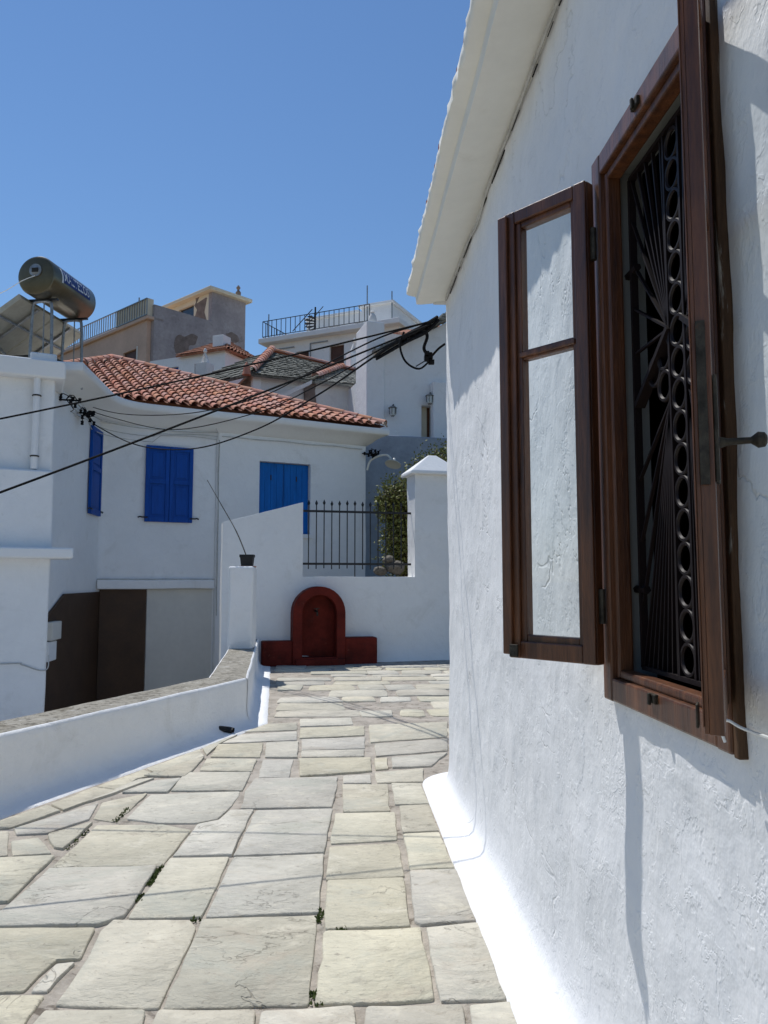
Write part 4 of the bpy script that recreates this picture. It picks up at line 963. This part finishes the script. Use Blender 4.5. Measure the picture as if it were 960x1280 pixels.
MB().lathe([(.11, -.03), (.11, -.01), (.08, -.032)][::-1], (0, 0, .08), 24, 'y').build('service_cover', 'steel', tk, smooth=True)
MB().box((-.055, -.045, .045), (.06, -.031, .115)).build('thermostat_window', 'dark', tk)
# name plate on the tank's side, bent round it
def onskin(u, v, dr): # u along the tank, v up round the skin
    a = rad(14)+v/TR; return ((TR+dr)*math.cos(a), u, (TR+dr)*math.sin(a))
u0, u1, v0, v1 = .27, 1.15, -.12, .12
pl = MB(); nu, nv = 8, 8
pl.add([onskin(u0+(u1-u0)*i/nu, v0+(v1-v0)*j/nv, .004) for i in range(nu+1) for j in range(nv+1)], [(i*(nv+1)+j, (i+1)*(nv+1)+j, (i+1)*(nv+1)+j+1, i*(nv+1)+j+1) for i in range(nu) for j in range(nv)])
plate_ = pl.build('name_plate', 'label_blue', tk, smooth=True)
pl = MB(); pl.add([onskin(u0-.05+.05*i, v0-.02+(v1-v0+.03)*j/8, .003) for i in range(2) for j in range(9)], [(j, 9+j, 9+j+1, j+1) for j in range(8)]); pl.build('plate_edge', 'label_white', tk, smooth=True)
cu = bpy.data.curves.new('t', 'FONT'); cu.body = 'MALTEZOS'; cu.size = 1; cu.offset = .008; cu.resolution_u = 3
to = bpy.data.objects.new('t', cu); COL.objects.link(to); dg = bpy.context.evaluated_depsgraph_get(); dg.update()
tm = to.evaluated_get(dg).to_mesh(); tv = [v.co.copy() for v in tm.vertices]; tf = [tuple(p.vertices) for p in tm.polygons]; to.to_mesh_clear() if False else None
xmn, xmx = min(v.x for v in tv), max(v.x for v in tv); ymn, ymx = min(v.y for v in tv), max(v.y for v in tv)
bpy.data.objects.remove(to)
tx = MB().add([onskin(u0+.03+(u1-u0-.06)*(v.x-xmn)/(xmx-xmn), v0+.035+(v1-v0-.07)*(v.y-ymn)/(ymx-ymn), .008) for v in tv], tf)
tx.build('lettering', 'label_white', plate_)
# stand: two hoops of bent tube and braces
def W_(u, s, z): return tdir*u+side*s+Vector((0, 0, z))
for u in (.22, 1.20):
    zt = cz_-TR-.03
    MB().tube(smoothline([W_(u, -.20, -.05), W_(u, -.19, zt*.5), W_(u, -.17, zt-.10), W_(u, -.11, zt-.01), W_(u, .11, zt-.01), W_(u, .17, zt-.10), W_(u, .19, zt*.5), W_(u, .21, -.05)], 5), .026, 8).build('stand_hoop', 'steel', sw, smooth=True)
    MB().bar(W_(u, -.28, zt+.02), W_(u, .28, zt+.02), .06, .03).build('cradle', 'black_iron', sw)
    MB().tube([W_(u+.05, .02, -.02), W_(u, .03, zt)], .012, 6).build('riser_pipe', 'steel', sw)
for s in (-.19, .19): MB().bar(W_(.22, s, .28), W_(1.2, s, .26), .03, .03).build('stand_brace', 'rust_iron', sw)
MB().bar(W_(.22, -.2, .30), W_(.22, -1.6, .28), .03, .03).build('stand_brace', 'rust_iron', sw)
MB().tube(smoothline([W_(-.03, .0, cz_-.02), W_(-.08, -.2, cz_-.12), W_(-.05, -.6, cz_-.30), W_(-.0, -1.2, cz_-.42)], 5), .007, 5).build('feed_wire', 'label_white', sw)
# collector panels, seen from behind: top edge beside the tank, foot to the left and away
for k_, uu in enumerate((-.10, .93)):
    tp_ = [(-.18, cz_-TR-.08), (-1.75, .15)]
    c = MB(); pts = [W_(uu, tp_[0][0], tp_[0][1]), W_(uu+.98, tp_[0][0], tp_[0][1]), W_(uu+.98, tp_[1][0], tp_[1][1]), W_(uu, tp_[1][0], tp_[1][1])]
    c.poly(pts, W_(0, -.05, .08)); o = c.build('collector_panel', 'collector', sw, bevel=.006); 
    for f_ in (.25, .7): MB().bar(pts[0].lerp(pts[3], f_)+Vector((0, 0, -.03)), pts[1].lerp(pts[2], f_)+Vector((0, 0, -.03)), .04, .03).build('rib', 'steel', o)
    MB().bar(pts[0].lerp(pts[1], .5)+Vector((0, 0, -.03)), pts[3].lerp(pts[2], .5)+Vector((0, 0, -.03)), .05, .03).build('rib', 'steel', o)
MB().bar(W_(.5, -.4, -.02), W_(.5, -.95, .55), .05, .03).build('collector_strut', 'steel', sw)

# ================================================================== GREY RETAINING WALL and the HOUSE WITH LANTERNS
Gf = Frame(*yp(455, 600, 21.0).xy, 12, 0)
ztop0 = Gf.at(485, 544).z
MB()
gw = MB().plate(frng(-2.5, 6, .5), frng(0, ztop0, .5), lambda x, z: True, 0, .4, rough(3, .02, 1))
o = gw.build('retaining_wall', 'grey_wall', bevel=.03); o.location = Gf.o; o.rotation_euler = (0, 0, Gf.a)
tag(o, 'grey rendered retaining wall, tinted with blue shade, below the house with lanterns', 'wall')
Nf = Frame(*yp(478, 500, 22.6).xy, 14, 1.0)
nh = thing('lantern_house', 'white house with two wall lanterns and a brown door, above the grey retaining wall', 'house', Nf.o, Nf.a)
dx0, dx1 = Nf.at(527, 530).x, Nf.at(541, 530).x; dz1 = Nf.at(533, 507).z; xR = 7.
zrL, zrR = Nf.at(478, 444).z, Nf.at(548, 408).z; xRr = Nf.at(548, 408).x
def wn(p, k):
    q = rough(5, .02, 1)(p)
    if p.z > zrL-.31: q.z += max(0, p.x)/xRr*(zrR-zrL)*min(1, (p.z-(zrL-.3))/.3)
    return q
MB().plate([0, dx0, dx1, xR]+frng(0, xR, .4), [0, dz1, zrL-.3, zrL]+frng(0, zrL-.3, .4), lambda x, z: not (dx0 < x < dx1 and z < dz1), 0, .35, wn).build('wall', 'white', nh, bevel=.02)
MB().box((0, .36, 0), (xR, 5, zrL-.1)).build('rear_volume', 'white', nh)
MB().box((dx0-.02, .30, 0), (dx1+.02, .355, dz1+.05)).build('door', 'brown_door', nh)
MB().box((dx0-.03, .24, 0), (Nf.at(534, 530, .2).x, .299, dz1+.02)).build('door_jamb', 'cream', nh)
pz0 = Nf.at(545, 480).z
MB().plate(frng(Nf.at(541, 500, -.3).x+.02, Nf.at(541, 500, -.3).x+.9, .3), frng(0, pz0, .4), lambda x, z: True, -.3, -.01, rough(3, .012, 1)).build('pier', 'white', nh, bevel=.03)
# sloping verge of slates with rafter ends
vg = MB(); rr_ = random.Random(8)
for i in range(46):
    t = i/45*1.6; x = -.15+t*xRr; z = zrL+(zrR-zrL)*t
    for k_ in range(2):
        y = -.28+.3*k_+rr_.uniform(-.05, .05); a = rr_.uniform(.1, .2)
        vg.box((x-a, y-.02, z+.02+k_*.02+rr_.uniform(0, .03)), (x+a, y+.34, z+.055+k_*.02+rr_.uniform(0, .05)))
tag(vg.build('verge_slates', 'slate_pale', nh), kind='stuff')
for px, py in ((507, 424), (519, 419)):
    p = Nf.at(px, py, -.15); MB().box((p.x-.06, -.24, p.z-.07), (p.x+.06, .02, p.z+.05)).build('rafter_end', 'brown_door', nh)
bx0, bx1 = Nf.at(459, 500, -.1).x, .06
MB().plate(frng(bx0, bx1, .2), frng(0, Nf.at(465, 402).z, .4), lambda x, z: True, -.05, 1.2, rough(2, .015, 1)).build('corner_stack', 'white', nh, bevel=.03)
cx_, cz2 = (bx0+bx1)/2, Nf.at(465, 402).z
g = MB(); g.box((cx_-.26, .15, cz2-.02), (cx_+.02, .40, cz2+.02))
g.lathe([(.13, 0), (.15, .10), (.10, .28), (.05, .36), (.07, .40), (.02, .46)], (cx_, .3, cz2+.0), 12); g.build('chimney_pot', 'white_old', nh, smooth=True)
p = Nf.at(532, 414, .6); MB().poly([(xRr*.72, .5, zrL+(zrR-zrL)*.72+.16), (xRr*1.5, .5, zrL+(zrR-zrL)*1.0+.45), (xRr*1.5, 3, zrR+1.0), (xRr*.72, 3, zrR+.75)], (0, 0, -.1)).build('roof', 'tile_far', nh)
for i, (px, py) in enumerate(((488, 514), (534, 499))):
    p = Nf.at(px, py); wp = Nf.M @ Vector((p.x, 0, p.z))
    ln = thing('wall_lantern', ['left, lower wall lantern on the white wall above the grey retaining wall', 'right wall lantern beside the brown door of the lantern house'][i], 'lantern', wp, Nf.a, 'wall lanterns')
    MB().box((.03, -.03, .0), (.15, .0, .16)).build('back_plate', 'black_iron', ln)
    MB().tube(smoothline([(.09, -.03, .12), (.05, -.15, .17), (-.0, -.22, .12)], 5), .02, 6).build('arm', 'black_iron', ln)
    MB().lathe([(.03, .12), (.13, .06), (.14, .045), (.05, .04)][::-1], (0, -.22, 0), 12).build('cap', 'steel', ln, smooth=True)
    MB().lathe([(.03, -.20), (.085, -.17), (.10, .0), (.10, .04)], (0, -.22, 0), 12).build('globe', 'lantern_glass', ln, smooth=True)
    cg = MB()
    for k_ in range(6):
        a = k_*math.pi/3; cg.tube([(.11*math.cos(a), -.22+.11*math.sin(a), .05), (.105*math.cos(a), -.22+.105*math.sin(a), -.12), (.03*math.cos(a), -.22+.03*math.sin(a), -.21)], .008, 4)
    cg.build('cage', 'black_iron', ln)

# ================================================================== STONE-ROOFED HOUSE
def slates(quad, rows, cols, m, parent, seed, tk=.05, name='roof_slates'):
    """rows of uneven slates over a four-cornered roof plane: eave left, eave right, ridge right, ridge left"""
    a, b, c, d = [Vector(p) for p in quad]; r = random.Random(seed); mb = MB(); nrm = (b-a).cross(d-a).normalized()
    if nrm.z < 0: nrm = -nrm
    mb.poly([a, b, c, d], -nrm*.08)
    for j in range(rows):
        v0 = j/rows; v1 = min(1, (j+1.35)/rows); u = -r.random()/cols
        while u < 1:
            w_ = r.uniform(.6, 1.5)/cols; ua, ub = max(0, u), min(1, u+w_*.94); u += w_
            if ub-ua < .2/cols: continue
            e = r.uniform(-.15, .15)/rows; lift = r.uniform(.3, 1.)*tk
            P = lambda uu, vv: a.lerp(b, uu).lerp(d.lerp(c, uu), vv)
            q = [P(ua, max(0, v0+e)), P(ub, max(0, v0+e+r.uniform(-.1, .1)/rows)), P(ub, v1), P(ua, v1)]
            q = [q[0]+nrm*(lift+.02), q[1]+nrm*(lift+.02), q[2]+nrm*.012, q[3]+nrm*.012]
            mb.poly(q, -nrm*tk*.7)
    return tag(mb.build(name, m, parent), kind='stuff')
def barrels(quad, cols, rows, m, parent, name='roof_tiles'):
    a, b, c, d = [Vector(p) for p in quad]; mb = MB(); nrm = (b-a).cross(d-a).normalized()
    if nrm.z < 0: nrm = -nrm
    mb.poly([a, b, c, d], -nrm*.08); n = 4; wd_ = (b-a).length/cols
    for i in range(cols):
        for j in range(rows):
            u = (i+.5)/cols; vs_ = []
            for vv, s, l in ((j/rows, 1, .03), ((j+1.1)/rows, .82, .005)):
                p = a.lerp(b, u).lerp(d.lerp(c, u), min(1, vv)); dx_ = (b-a).lerp(c-d, min(1, vv)).normalized()
                for k_ in range(n+1):
                    t = math.pi*k_/n; vs_.append(p-dx_*math.cos(t)*wd_*.42*s+nrm*(math.sin(t)*wd_*.34*s+l))
            mb.add(vs_, [(k_, k_+1, n+2+k_, n+1+k_) for k_ in range(n)])
    return tag(mb.build(name, m, parent), kind='stuff')
Sf = Frame(*yp(316, 500, 25.5).xy, 20, 2.0)
shs = thing('slate_roof_house', 'old white house with grey slate roof edged in red ridge tiles', 'house', Sf.o, Sf.a)
xs1 = Sf.at(461, 500).x; ez0 = Sf.at(316, 463).z; ez1 = Sf.at(458, 487).z
def wS(p, k):
    q = rough(7, .03, .8)(p); q.z += (ez1-ez0)*p.x/xs1*max(0, p.z)/ez0; return q
MB().plate(frng(0, xs1, .4), frng(-1, ez0, .4), lambda x, z: True, 0, 6, wS).build('wall', 'white_old', shs, bevel=.03)
MB().plate(frng(-.02, Sf.at(326, 500).x, .2), frng(-1, ez0-.02, .4), lambda x, z: True, -.05, .25, rough(1, .02, 1)).build('corner_pier', 'white', shs, bevel=.03)
yr = 3.4
e0, e1, e2 = Sf.at(314, 463, -.3), Sf.at(394, 475, -.3), Sf.at(460, 486, -.3); r0, r1, r2 = Sf.at(340, 440, yr), Sf.at(428, 461, yr), Sf.at(462, 469, yr)
e0.z = e1.z = e2.z = (e0.z+e1.z+e2.z)/3-.02
slates((e0, e1, r1, r0), 13, 26, 'slate', shs, 1); slates((e1, e2, r2, r1), 11, 18, 'slate_pale', shs, 2)
lw0 = Sf.side(266, 476, e0.x-.1); lw0 = Vector((e0.x-2.6, 3.8, e0.z-.1))
slates((lw0, e0, r0, r0+Vector((-.5, .6, -.05))), 9, 16, 'slate', shs, 3)
MB().poly([(e0.x-2.3, 3.6, -1), (e0.x+.3, .05, -1), (e0.x+.3, .05, e0.z-.1), (e0.x-2.3, 3.6, e0.z-.2)], (.3, .4, 0)).build('side_wall', 'patch_brown', shs)
MB().poly([r0, r2+Vector((3, 0, 0)), Vector((r2.x+3, 8, e0.z)), Vector((r0.x-2, 8, e0.z))], (0, 0, -.1)).build('rear_roof', 'tile_far', shs)
def ridge(parent, a, b, step=.36, w_=.24, name='ridge_tile', m='tile'):
    a, b = Vector(a), Vector(b); d = b-a; n = max(1, int(d.length/step)); el = math.atan2(d.z, d.xy.length); az = math.atan2(d.y, d.x)-math.pi/2; src = None
    for i in range(n):
        if src is None: src = barrel(w_, step*1.2, w_*.5, 5).build(name, m, parent, smooth=True); o = src
        else: o = inst(src, parent)
        o.matrix_local = Matrix.Translation(a+d*(i/n)+Vector((0, 0, .05))) @ Matrix.Rotation(az, 4, 'Z') @ Matrix.Rotation(el, 4, 'X')
up = Vector((0, 0, .05))
ridge(shs, e0+up, r0+up, .34, .34); ridge(shs, r0, r1, .45); ridge(shs, r1, r2+Vector((.3, 0, 0)), .45); ridge(shs, e1+up*2, r1+up, .36, .30)
MB().lathe([(.16, 0), (.13, .1), (.10, .28), (.02, .44)], e0+Vector((-.15, 0, -.05)), 8).build('corner_finial', 'tile', shs)
# rain streaked niche block on its wall, and a sloping stair parapet before it
nb = Sf.at(387, 485, -.05); MB().prism([(nb.x-.16, Sf.at(387, 507).z), (nb.x+.25, Sf.at(387, 507).z), (nb.x+.18, nb.z-.1), (nb.x+.22, nb.z+.15), (nb.x-.1, nb.z+.2), (nb.x-.2, nb.z)], -.09, .05).build('bare_patch', 'patch_brown', shs)
s0, s1, s2 = Sf.at(330, 502, -.6), Sf.at(390, 475, -.6), Sf.at(400, 540, -.6)
MB().prism([(s0.x, s0.z), (s1.x, s1.z), (s1.x, s1.z-.12), (s0.x+.1, s0.z-.14)], -.6, -.35).build('stair_coping', 'white_old', shs)
# chimney with twin slabs on this roof
def chimney(parent, x, y, z0, z1, w_, m='white', fin=True):
    c = MB().plate(frng(x-w_/2, x+w_/2, .2), frng(z0, z1, .25), lambda a, b: True, y-w_/2, y+w_/2, rough(4, .015, 2)).build('chimney', m, parent, bevel=.02)
    if fin:
        g = MB(); g.add([(x-w_*.4, y-.05, z1), (x-w_*.25, y-.05, z1), (x-.03, y-.05, z1+w_*.9), (x-w_*.4, y+.05, z1), (x-w_*.25, y+.05, z1), (x-.03, y+.05, z1+w_*.9)], [(0,1,2),(3,5,4),(0,3,4,1),(1,4,5,2),(2,5,3,0)])
        g.add([(x+w_*.4, y-.05, z1), (x+w_*.2, y-.05, z1), (x+.0, y-.05, z1+w_*.9), (x+w_*.4, y+.05, z1), (x+w_*.2, y+.05, z1), (x+.0, y+.05, z1+w_*.9)], [(0,1,2),(3,5,4),(0,3,4,1),(1,4,5,2),(2,5,3,0)])
        g.lathe([(.02, 0), (w_*.16, w_*.12), (w_*.10, w_*.3), (.02, w_*.4)], (x, y, z1+w_*.85), 8); g.build('chimney_cowl', 'white_old', c)
    return c
p = Sf.at(443, 462, yr+.4); chimney(shs, p.x, yr+.4, p.z-.6, Sf.at(443, 443, yr+.4).z, .55)

# ================================================================== SMALL HOUSE WITH BLUE WINDOWS (mid distance)
Mf = Frame(*yp(281, 460, 32.0).xy, -28, 2.0)
mh = thing('blue_window_house', 'small white house with blue windows and red tiled roof, left of the slate roof', 'house', Mf.o, Mf.a)
xl = Mf.at(187, 460).x; mz = Mf.at(235, 444.5).z; mw = []
for pa, pb, ta, tb in ((210, 223, 459, 474), (243, 249.5, 454.5, 472)):
    a, b = Mf.at(pa, (ta+tb)/2), Mf.at(pb, (ta+tb)/2); mw.append((a.x, b.x, Mf.at((pa+pb)/2, tb).z, Mf.at((pa+pb)/2, ta).z))
hol = lambda x, z: not any(a < x < b and c < z < d for a, b, c, d in mw)
MB().plate([xl, 0]+[v for q in mw for v in q[:2]], [-1, mz]+[v for q in mw for v in q[2:]], hol, 0, .3).build('wall', 'white', mh)
ms = Mf.side(325, 460, 0).y; ms = min(max(ms, 3), 6)
MB().box((xl, .302, -1), (-.001, ms, mz-.05)).build('rear_volume', 'white', mh)
for a, b, c, d in mw:
    f_ = MB().box((a, .14, c), (b, .20, d)).build('window', 'blue', mh); MB().box((a+(b-a)*.1, .12, c+.1), (b-(b-a)*.1, .139, d-.1)).build('pane', 'dark_glass', f_)
rp = Mf.at(268, 425, ms/2); zr = max(Mf.at(268, 427, ms/2).z, mz+.6)
hipx = -ms/2*.8
barrels(((xl+1.6, -.2, mz), (.2, -.2, mz), (hipx, ms/2, zr), (xl+3.0, ms/2, zr)), 26, 6, 'tile_far', mh)
barrels(((.2, -.2, mz), (.2, ms+.2, mz), (hipx+.02, ms/2, zr), (hipx, ms/2, zr)), 14, 6, 'tile_far', mh)
barrels(((.2, ms+.2, mz), (xl, ms+.2, mz), (xl+3, ms/2, zr), (hipx, ms/2, zr)), 20, 4, 'tile_far', mh)
p = Mf.at(277, 438, .5); chimney(mh, p.x, .5, mz-.3, Mf.at(277, 421, .5).z, .55, fin=False)
p = Mf.at(256, 470, -1.5); chimney(mh, p.x, -1.5, -1, Mf.at(256, 455, -1.5).z, .52, 'white_old')

# ================================================================== PEACH BUILDING on the skyline
Pf = Frame(*yp(192, 430, 42.0).xy, 45, 3.0)
ph = thing('peach_building', 'shabby peach and grey block with roof railing, highest on the left skyline', 'building', Pf.o, Pf.a)
zter = Pf.at(192, 380).z; x1_ = Pf.at(265, 380).x; x2_ = Pf.at(307, 380).x; zbox = Pf.at(267, 358).z; zbx2 = Pf.at(308, 376).z
zfl = Pf.side(192, 396, 0).z; yl = Pf.side(74, 430, 0).y
MB().box((0, .302, -1), (x2_, yl, zfl-.02)).build('main_volume', 'peach', ph)
MB().plate([0, x1_, x2_], [-1, zter, (zter+zbox)/2], lambda x, z: z < zter and x < x1_, 0, .30).build('side_wall', 'patchy', ph)
rr2 = []
for pa, pb, ta, tb in ((159, 176, 440, 466), (120, 136, 450, 466), (95, 108, 457, 475)):
    a, b = Pf.side(pa, (ta+tb)/2, 0), Pf.side(pb, (ta+tb)/2, 0); rr2.append((b.y, a.y, Pf.side((pa+pb)/2, tb, 0).z-.4, Pf.side((pa+pb)/2, ta, 0).z))
fm = MB().plate([.302, yl]+[v for q in rr2 for v in q[:2]], [-1, zfl-.205]+[v for q in rr2 for v in q[2:]], lambda x, z: not any(a < x < b and c < z < d for a, b, c, d in rr2), 0, .25)
fm.v = [(-.26+v[1], v[0], v[2]) for v in fm.v]; fm.build('front_wall', 'peach', ph)
for a, b, c, d in rr2:
    f_ = MB().box((-.14, a, c), (-.06, b, d)).build('window', 'brown_shutter', ph); MB().box((-.16, a+(b-a)*.12, c+.1), (-.141, b-(b-a)*.12, d-.1)).build('panel', 'brown_shutter', f_)
    MB().box((-.30, a-.12, c), (-.262, a-.001, d+.1)).build('window_surround', 'beige', ph)
MB().box((-.42, .0, zfl-.20), (.6, yl+.2, zfl)).build('terrace_slab', 'peach', ph, bevel=.04)
# tower room
tw = MB().plate([x1_, x2_], [-1, zbox-.35], lambda x, z: True, .001, .34).build('tower_side_wall', 'patchy', ph)
yb = 8.0
w0_ = Pf.side(240, 385, x1_); wz = Pf.side(240, 390, x1_).z
mm = MB().plate([.342, w0_.y-.2, w0_.y+1.4, yb], [zfl-.5, wz-.5, wz+.45, zbox-.35], lambda x, z: not (w0_.y-.2 < x < w0_.y+1.4 and wz-.5 < z < wz+.45), 0, .25)
mm.v = [(x1_+v[1], v[0], v[2]) for v in mm.v]; mm.build('tower_front_wall', 'cream', ph)
MB().box((x1_+.15, w0_.y-.2, wz-.5), (x1_+.2, w0_.y+1.4, wz+.45)).build('tower_window', 'dark_glass', ph)
MB().box((x1_+.26, .342, zfl), (x2_-.01, yb, zbox-.36)).build('tower_core', 'cream', ph)
MB().box((x1_-.35, -.3, zbox-.345), (x2_+.3, yb+.3, zbox-.12)).build('tower_roof', 'cream', ph, bevel=.04)
pc = MB(); r = random.Random(5); ya, yb_ = .5, 2.0
pol = [(1.9, wz-.7), (1.5, wz+.0), (1.8, wz+.35), (1.3, wz+.75), (1.75, wz+1.1), (1.6, zbox-.7), (.6, zbox-.55), (.5, wz+.5), (.75, wz-.3), (.45, wz-1)]
pc.prism(pol, -.012, .0); pc.v = [(x1_+v[1], v[0], v[2]) for v in pc.v]; pc.build('bare_patch', 'patch_brown', ph)
for pol in ([(219, 441), (219, 424), (224, 418), (231, 420), (239, 418), (247, 421), (244, 429), (237, 432), (236, 441), (228, 447)], [(283, 417), (289, 416), (296, 419), (299, 425), (295, 429), (288, 425)]):
    q = smoothline([Pf.at(*p) for p in pol+pol[:1]], 4)[:-1]
    MB().prism([(p.x+.12*fnoise(p, 2.5, 1), p.z+.12*fnoise(p, 2.5, 5)) for p in q], -.012, .002).build('bare_patch', 'patch_brown', ph)
p = Pf.at(299, 372, .5); g = MB(); g.lathe([(.22, 0), (.15, .3), (.17, .55), (.06, .7), (.14, .85), (.04, 1.0)], (p.x, .6, zbox-.13), 8); g.build('chimney_pot', 'patch_brown', ph)
MB().tube([(.5, 2.5, zfl), (.5, 2.5, Pf.side(205, 358, .5).z)], .04, 6).build('mast', 'steel', ph)
# roof railing along the front
rail = thing('roof_railing', 'grey bar railing along the roof edge of the peach building', 'railing', Pf.M @ Vector((-.35, .2, zfl)), Pf.a)
for z in (.08, 1.0): MB().bar((0, 0, z), (0, yl-.3, z), .06, .05).build('rail', 'steel', rail)
b0 = MB().box((-.02, -.02, .08), (.02, .02, 1.0)).build('rail_bar', 'steel', rail); nb_ = int((yl-.3)/.26)
for i in range(1, nb_+1): inst(b0, rail).location = (0, (yl-.3)*i/nb_, 0)
MB().box((-.3+.35, 0, .0), (.06+.35, 3.4, 1.02)).build('rail_panel', 'cream', rail)

# ================================================================== UPPER WHITE BUILDING on the skyline
Uf = Frame(*yp(478, 430, 40.0).xy, -28, 4.0)
uh = thing('terrace_building', 'white two-storey building with roof terrace and brown door, on the middle skyline', 'building', Uf.o, Uf.a)
xl = Uf.at(336, 440).x; zf = Uf.at(400, 422).z; uw = []
for pa, pb, ta, tb in ((412, 430, 431.5, 462), (370, 386, 439, 462)):
    a, b = Uf.at(pa, (ta+tb)/2), Uf.at(pb, (ta+tb)/2); uw.append((a.x, b.x, Uf.at((pa+pb)/2, tb).z-.5, Uf.at((pa+pb)/2, ta).z))
MB().plate([xl, 1]+[v for q in uw for v in q[:2]], [-1, zf]+[v for q in uw for v in q[2:]], lambda x, z: not any(a < x < b and c < z < d for a, b, c, d in uw), 0, .3).build('wall', 'white', uh)
MB().box((xl, .302, -1), (1, 7, zf-.02)).build('rear_volume', 'white', uh)
for a, b, c, d in uw:
    MB().box((a, .16, c), (b, .22, d)).build('door', 'brown_shutter', uh)
    MB().bar((a-1.2, -.05, d-.2+.5), (a-.1, -.05, d+.3), .05, .05).build('awning_bar', 'steel', uh); MB().bar((a-1.2, -.05, d-1.6), (a-1.2, -.05, d+.3), .05, .05).build('awning_post', 'steel', uh)
MB().box((xl-.4, -.5, zf), (1.2, 7.2, zf+.3)).build('terrace_slab', 'white', uh, bevel=.04)
zf += .3
ux0, ux1 = Uf.at(428, 400, 2).x, Uf.at(490, 400, 2).x; zu = Uf.at(490, 379, 2).z; xm = Uf.at(452, 390, 2).x; zu2 = Uf.at(440, 392, 2).z
wl = []
for pa, pb, ta, tb in ((411, 425, 408, 416), (443, 454, 403, 410)):
    a, b = Uf.at(pa, (ta+tb)/2, 2), Uf.at(pb, (ta+tb)/2, 2); wl.append((a.x, b.x, Uf.at((pa+pb)/2, tb, 2).z, Uf.at((pa+pb)/2, ta, 2).z))
ux0 = min(ux0, wl[0][0]-1.5)
m_ = MB().plate([ux0, xm, ux1]+[v for q in wl for v in q[:2]], [zf, zu, zu2]+[v for q in wl for v in q[2:]], lambda x, z: not any(a < x < b and c < z < d for a, b, c, d in wl) and (x > xm or z < zu2), 2, 2.3).build('upper_wall', 'white', uh)
MB().box((ux0+.01, 2.302, zf), (xm-.002, 6, zu2-.02)).build('upper_volume', 'white', uh); MB().box((xm, 2.302, zf-1.5), (ux1, 6.4, zu-.02)).build('stair_tower', 'white', uh)
for a, b, c, d in wl:
    f_ = MB().box((a, 2.14, c), (b, 2.2, d)).build('window', 'dark_glass', uh)
    for k_ in range(5): x = a+(b-a)*(k_+.5)/5; MB().box((x-.02, 2.05, c), (x+.02, 2.08, d)).build('window_bar', 'steel', f_)
MB().box((ux1-.001, 3.4, zu-2.6), (ux1+.05, 4.3, zu-1.0)).build('side_window', 'dark_glass', uh)
MB().box((xm-.15, 1.85, zu), (ux1+.15, 6.55, zu+.16)).build('roof_slab', 'white_clean', uh, bevel=.03); MB().box((ux0-.1, 1.88, zu2), (xm-.16, 6.1, zu2+.14)).build('roof_slab', 'white_clean', uh, bevel=.03)
for px, pt_ in ((459, 357), (490, 364), (336, 393)):
    q = Uf.at(px, 400, 1.9 if px > 340 else 0); tz = Uf.at(px, pt_, q.y).z; MB().tube([(q.x, q.y, zf), (q.x, q.y, tz)], .035, 6).build('mast', 'steel', uh)
rail = thing('roof_railing', 'thin dark railing round the terrace of the white skyline building', 'railing', Uf.M @ Vector((xl-.2, -.35, zf)), Uf.a)
Lr = Uf.at(462, 400, -.35).x-xl+.2
for z in (.10, 1.0): MB().bar((0, 0, z), (Lr, 0, z), .035, .035).build('rail', 'black_iron', rail); MB().bar((0, 0, z), (0, 6, z), .035, .035).build('rail', 'black_iron', rail)
b0 = MB().box((-.015, -.015, .1), (.015, .015, 1.0)).build('rail_bar', 'black_iron', rail); nb_ = int(Lr/.30)
for i in range(1, nb_+1): inst(b0, rail).location = (Lr*i/nb_, 0, 0)
for i in range(1, 20): inst(b0, rail).location = (0, i*.3, 0)
stp = thing('spiral_stair', 'small black spiral stair rising from the skyline terrace', 'stair', Uf.M @ Vector((Uf.at(394, 410, .9).x, .9, zf)), Uf.a)
zs = Uf.at(394, 384, .9).z-zf
MB().tube([(0, 0, 0), (0, 0, zs)], .05, 6).build('post', 'black_iron', stp)
for i in range(9):
    a = i*.55; z = .15+i*(zs*.62)/9; MB().poly([(0, 0, z), (.6*math.cos(a), .6*math.sin(a), z), (.6*math.cos(a+.5), .6*math.sin(a+.5), z)], (0, 0, -.05)).build('tread', 'black_iron', stp)
MB().tube([(-.9, .3, zs*.45), (.35, .3, zs*1.05)], .025, 5).build('handrail', 'black_iron', stp)
MB().tube([(-1.5, 0, zs*.35), (-.2, 0, zs*.95)], .03, 5).build('handrail', 'black_iron', stp)
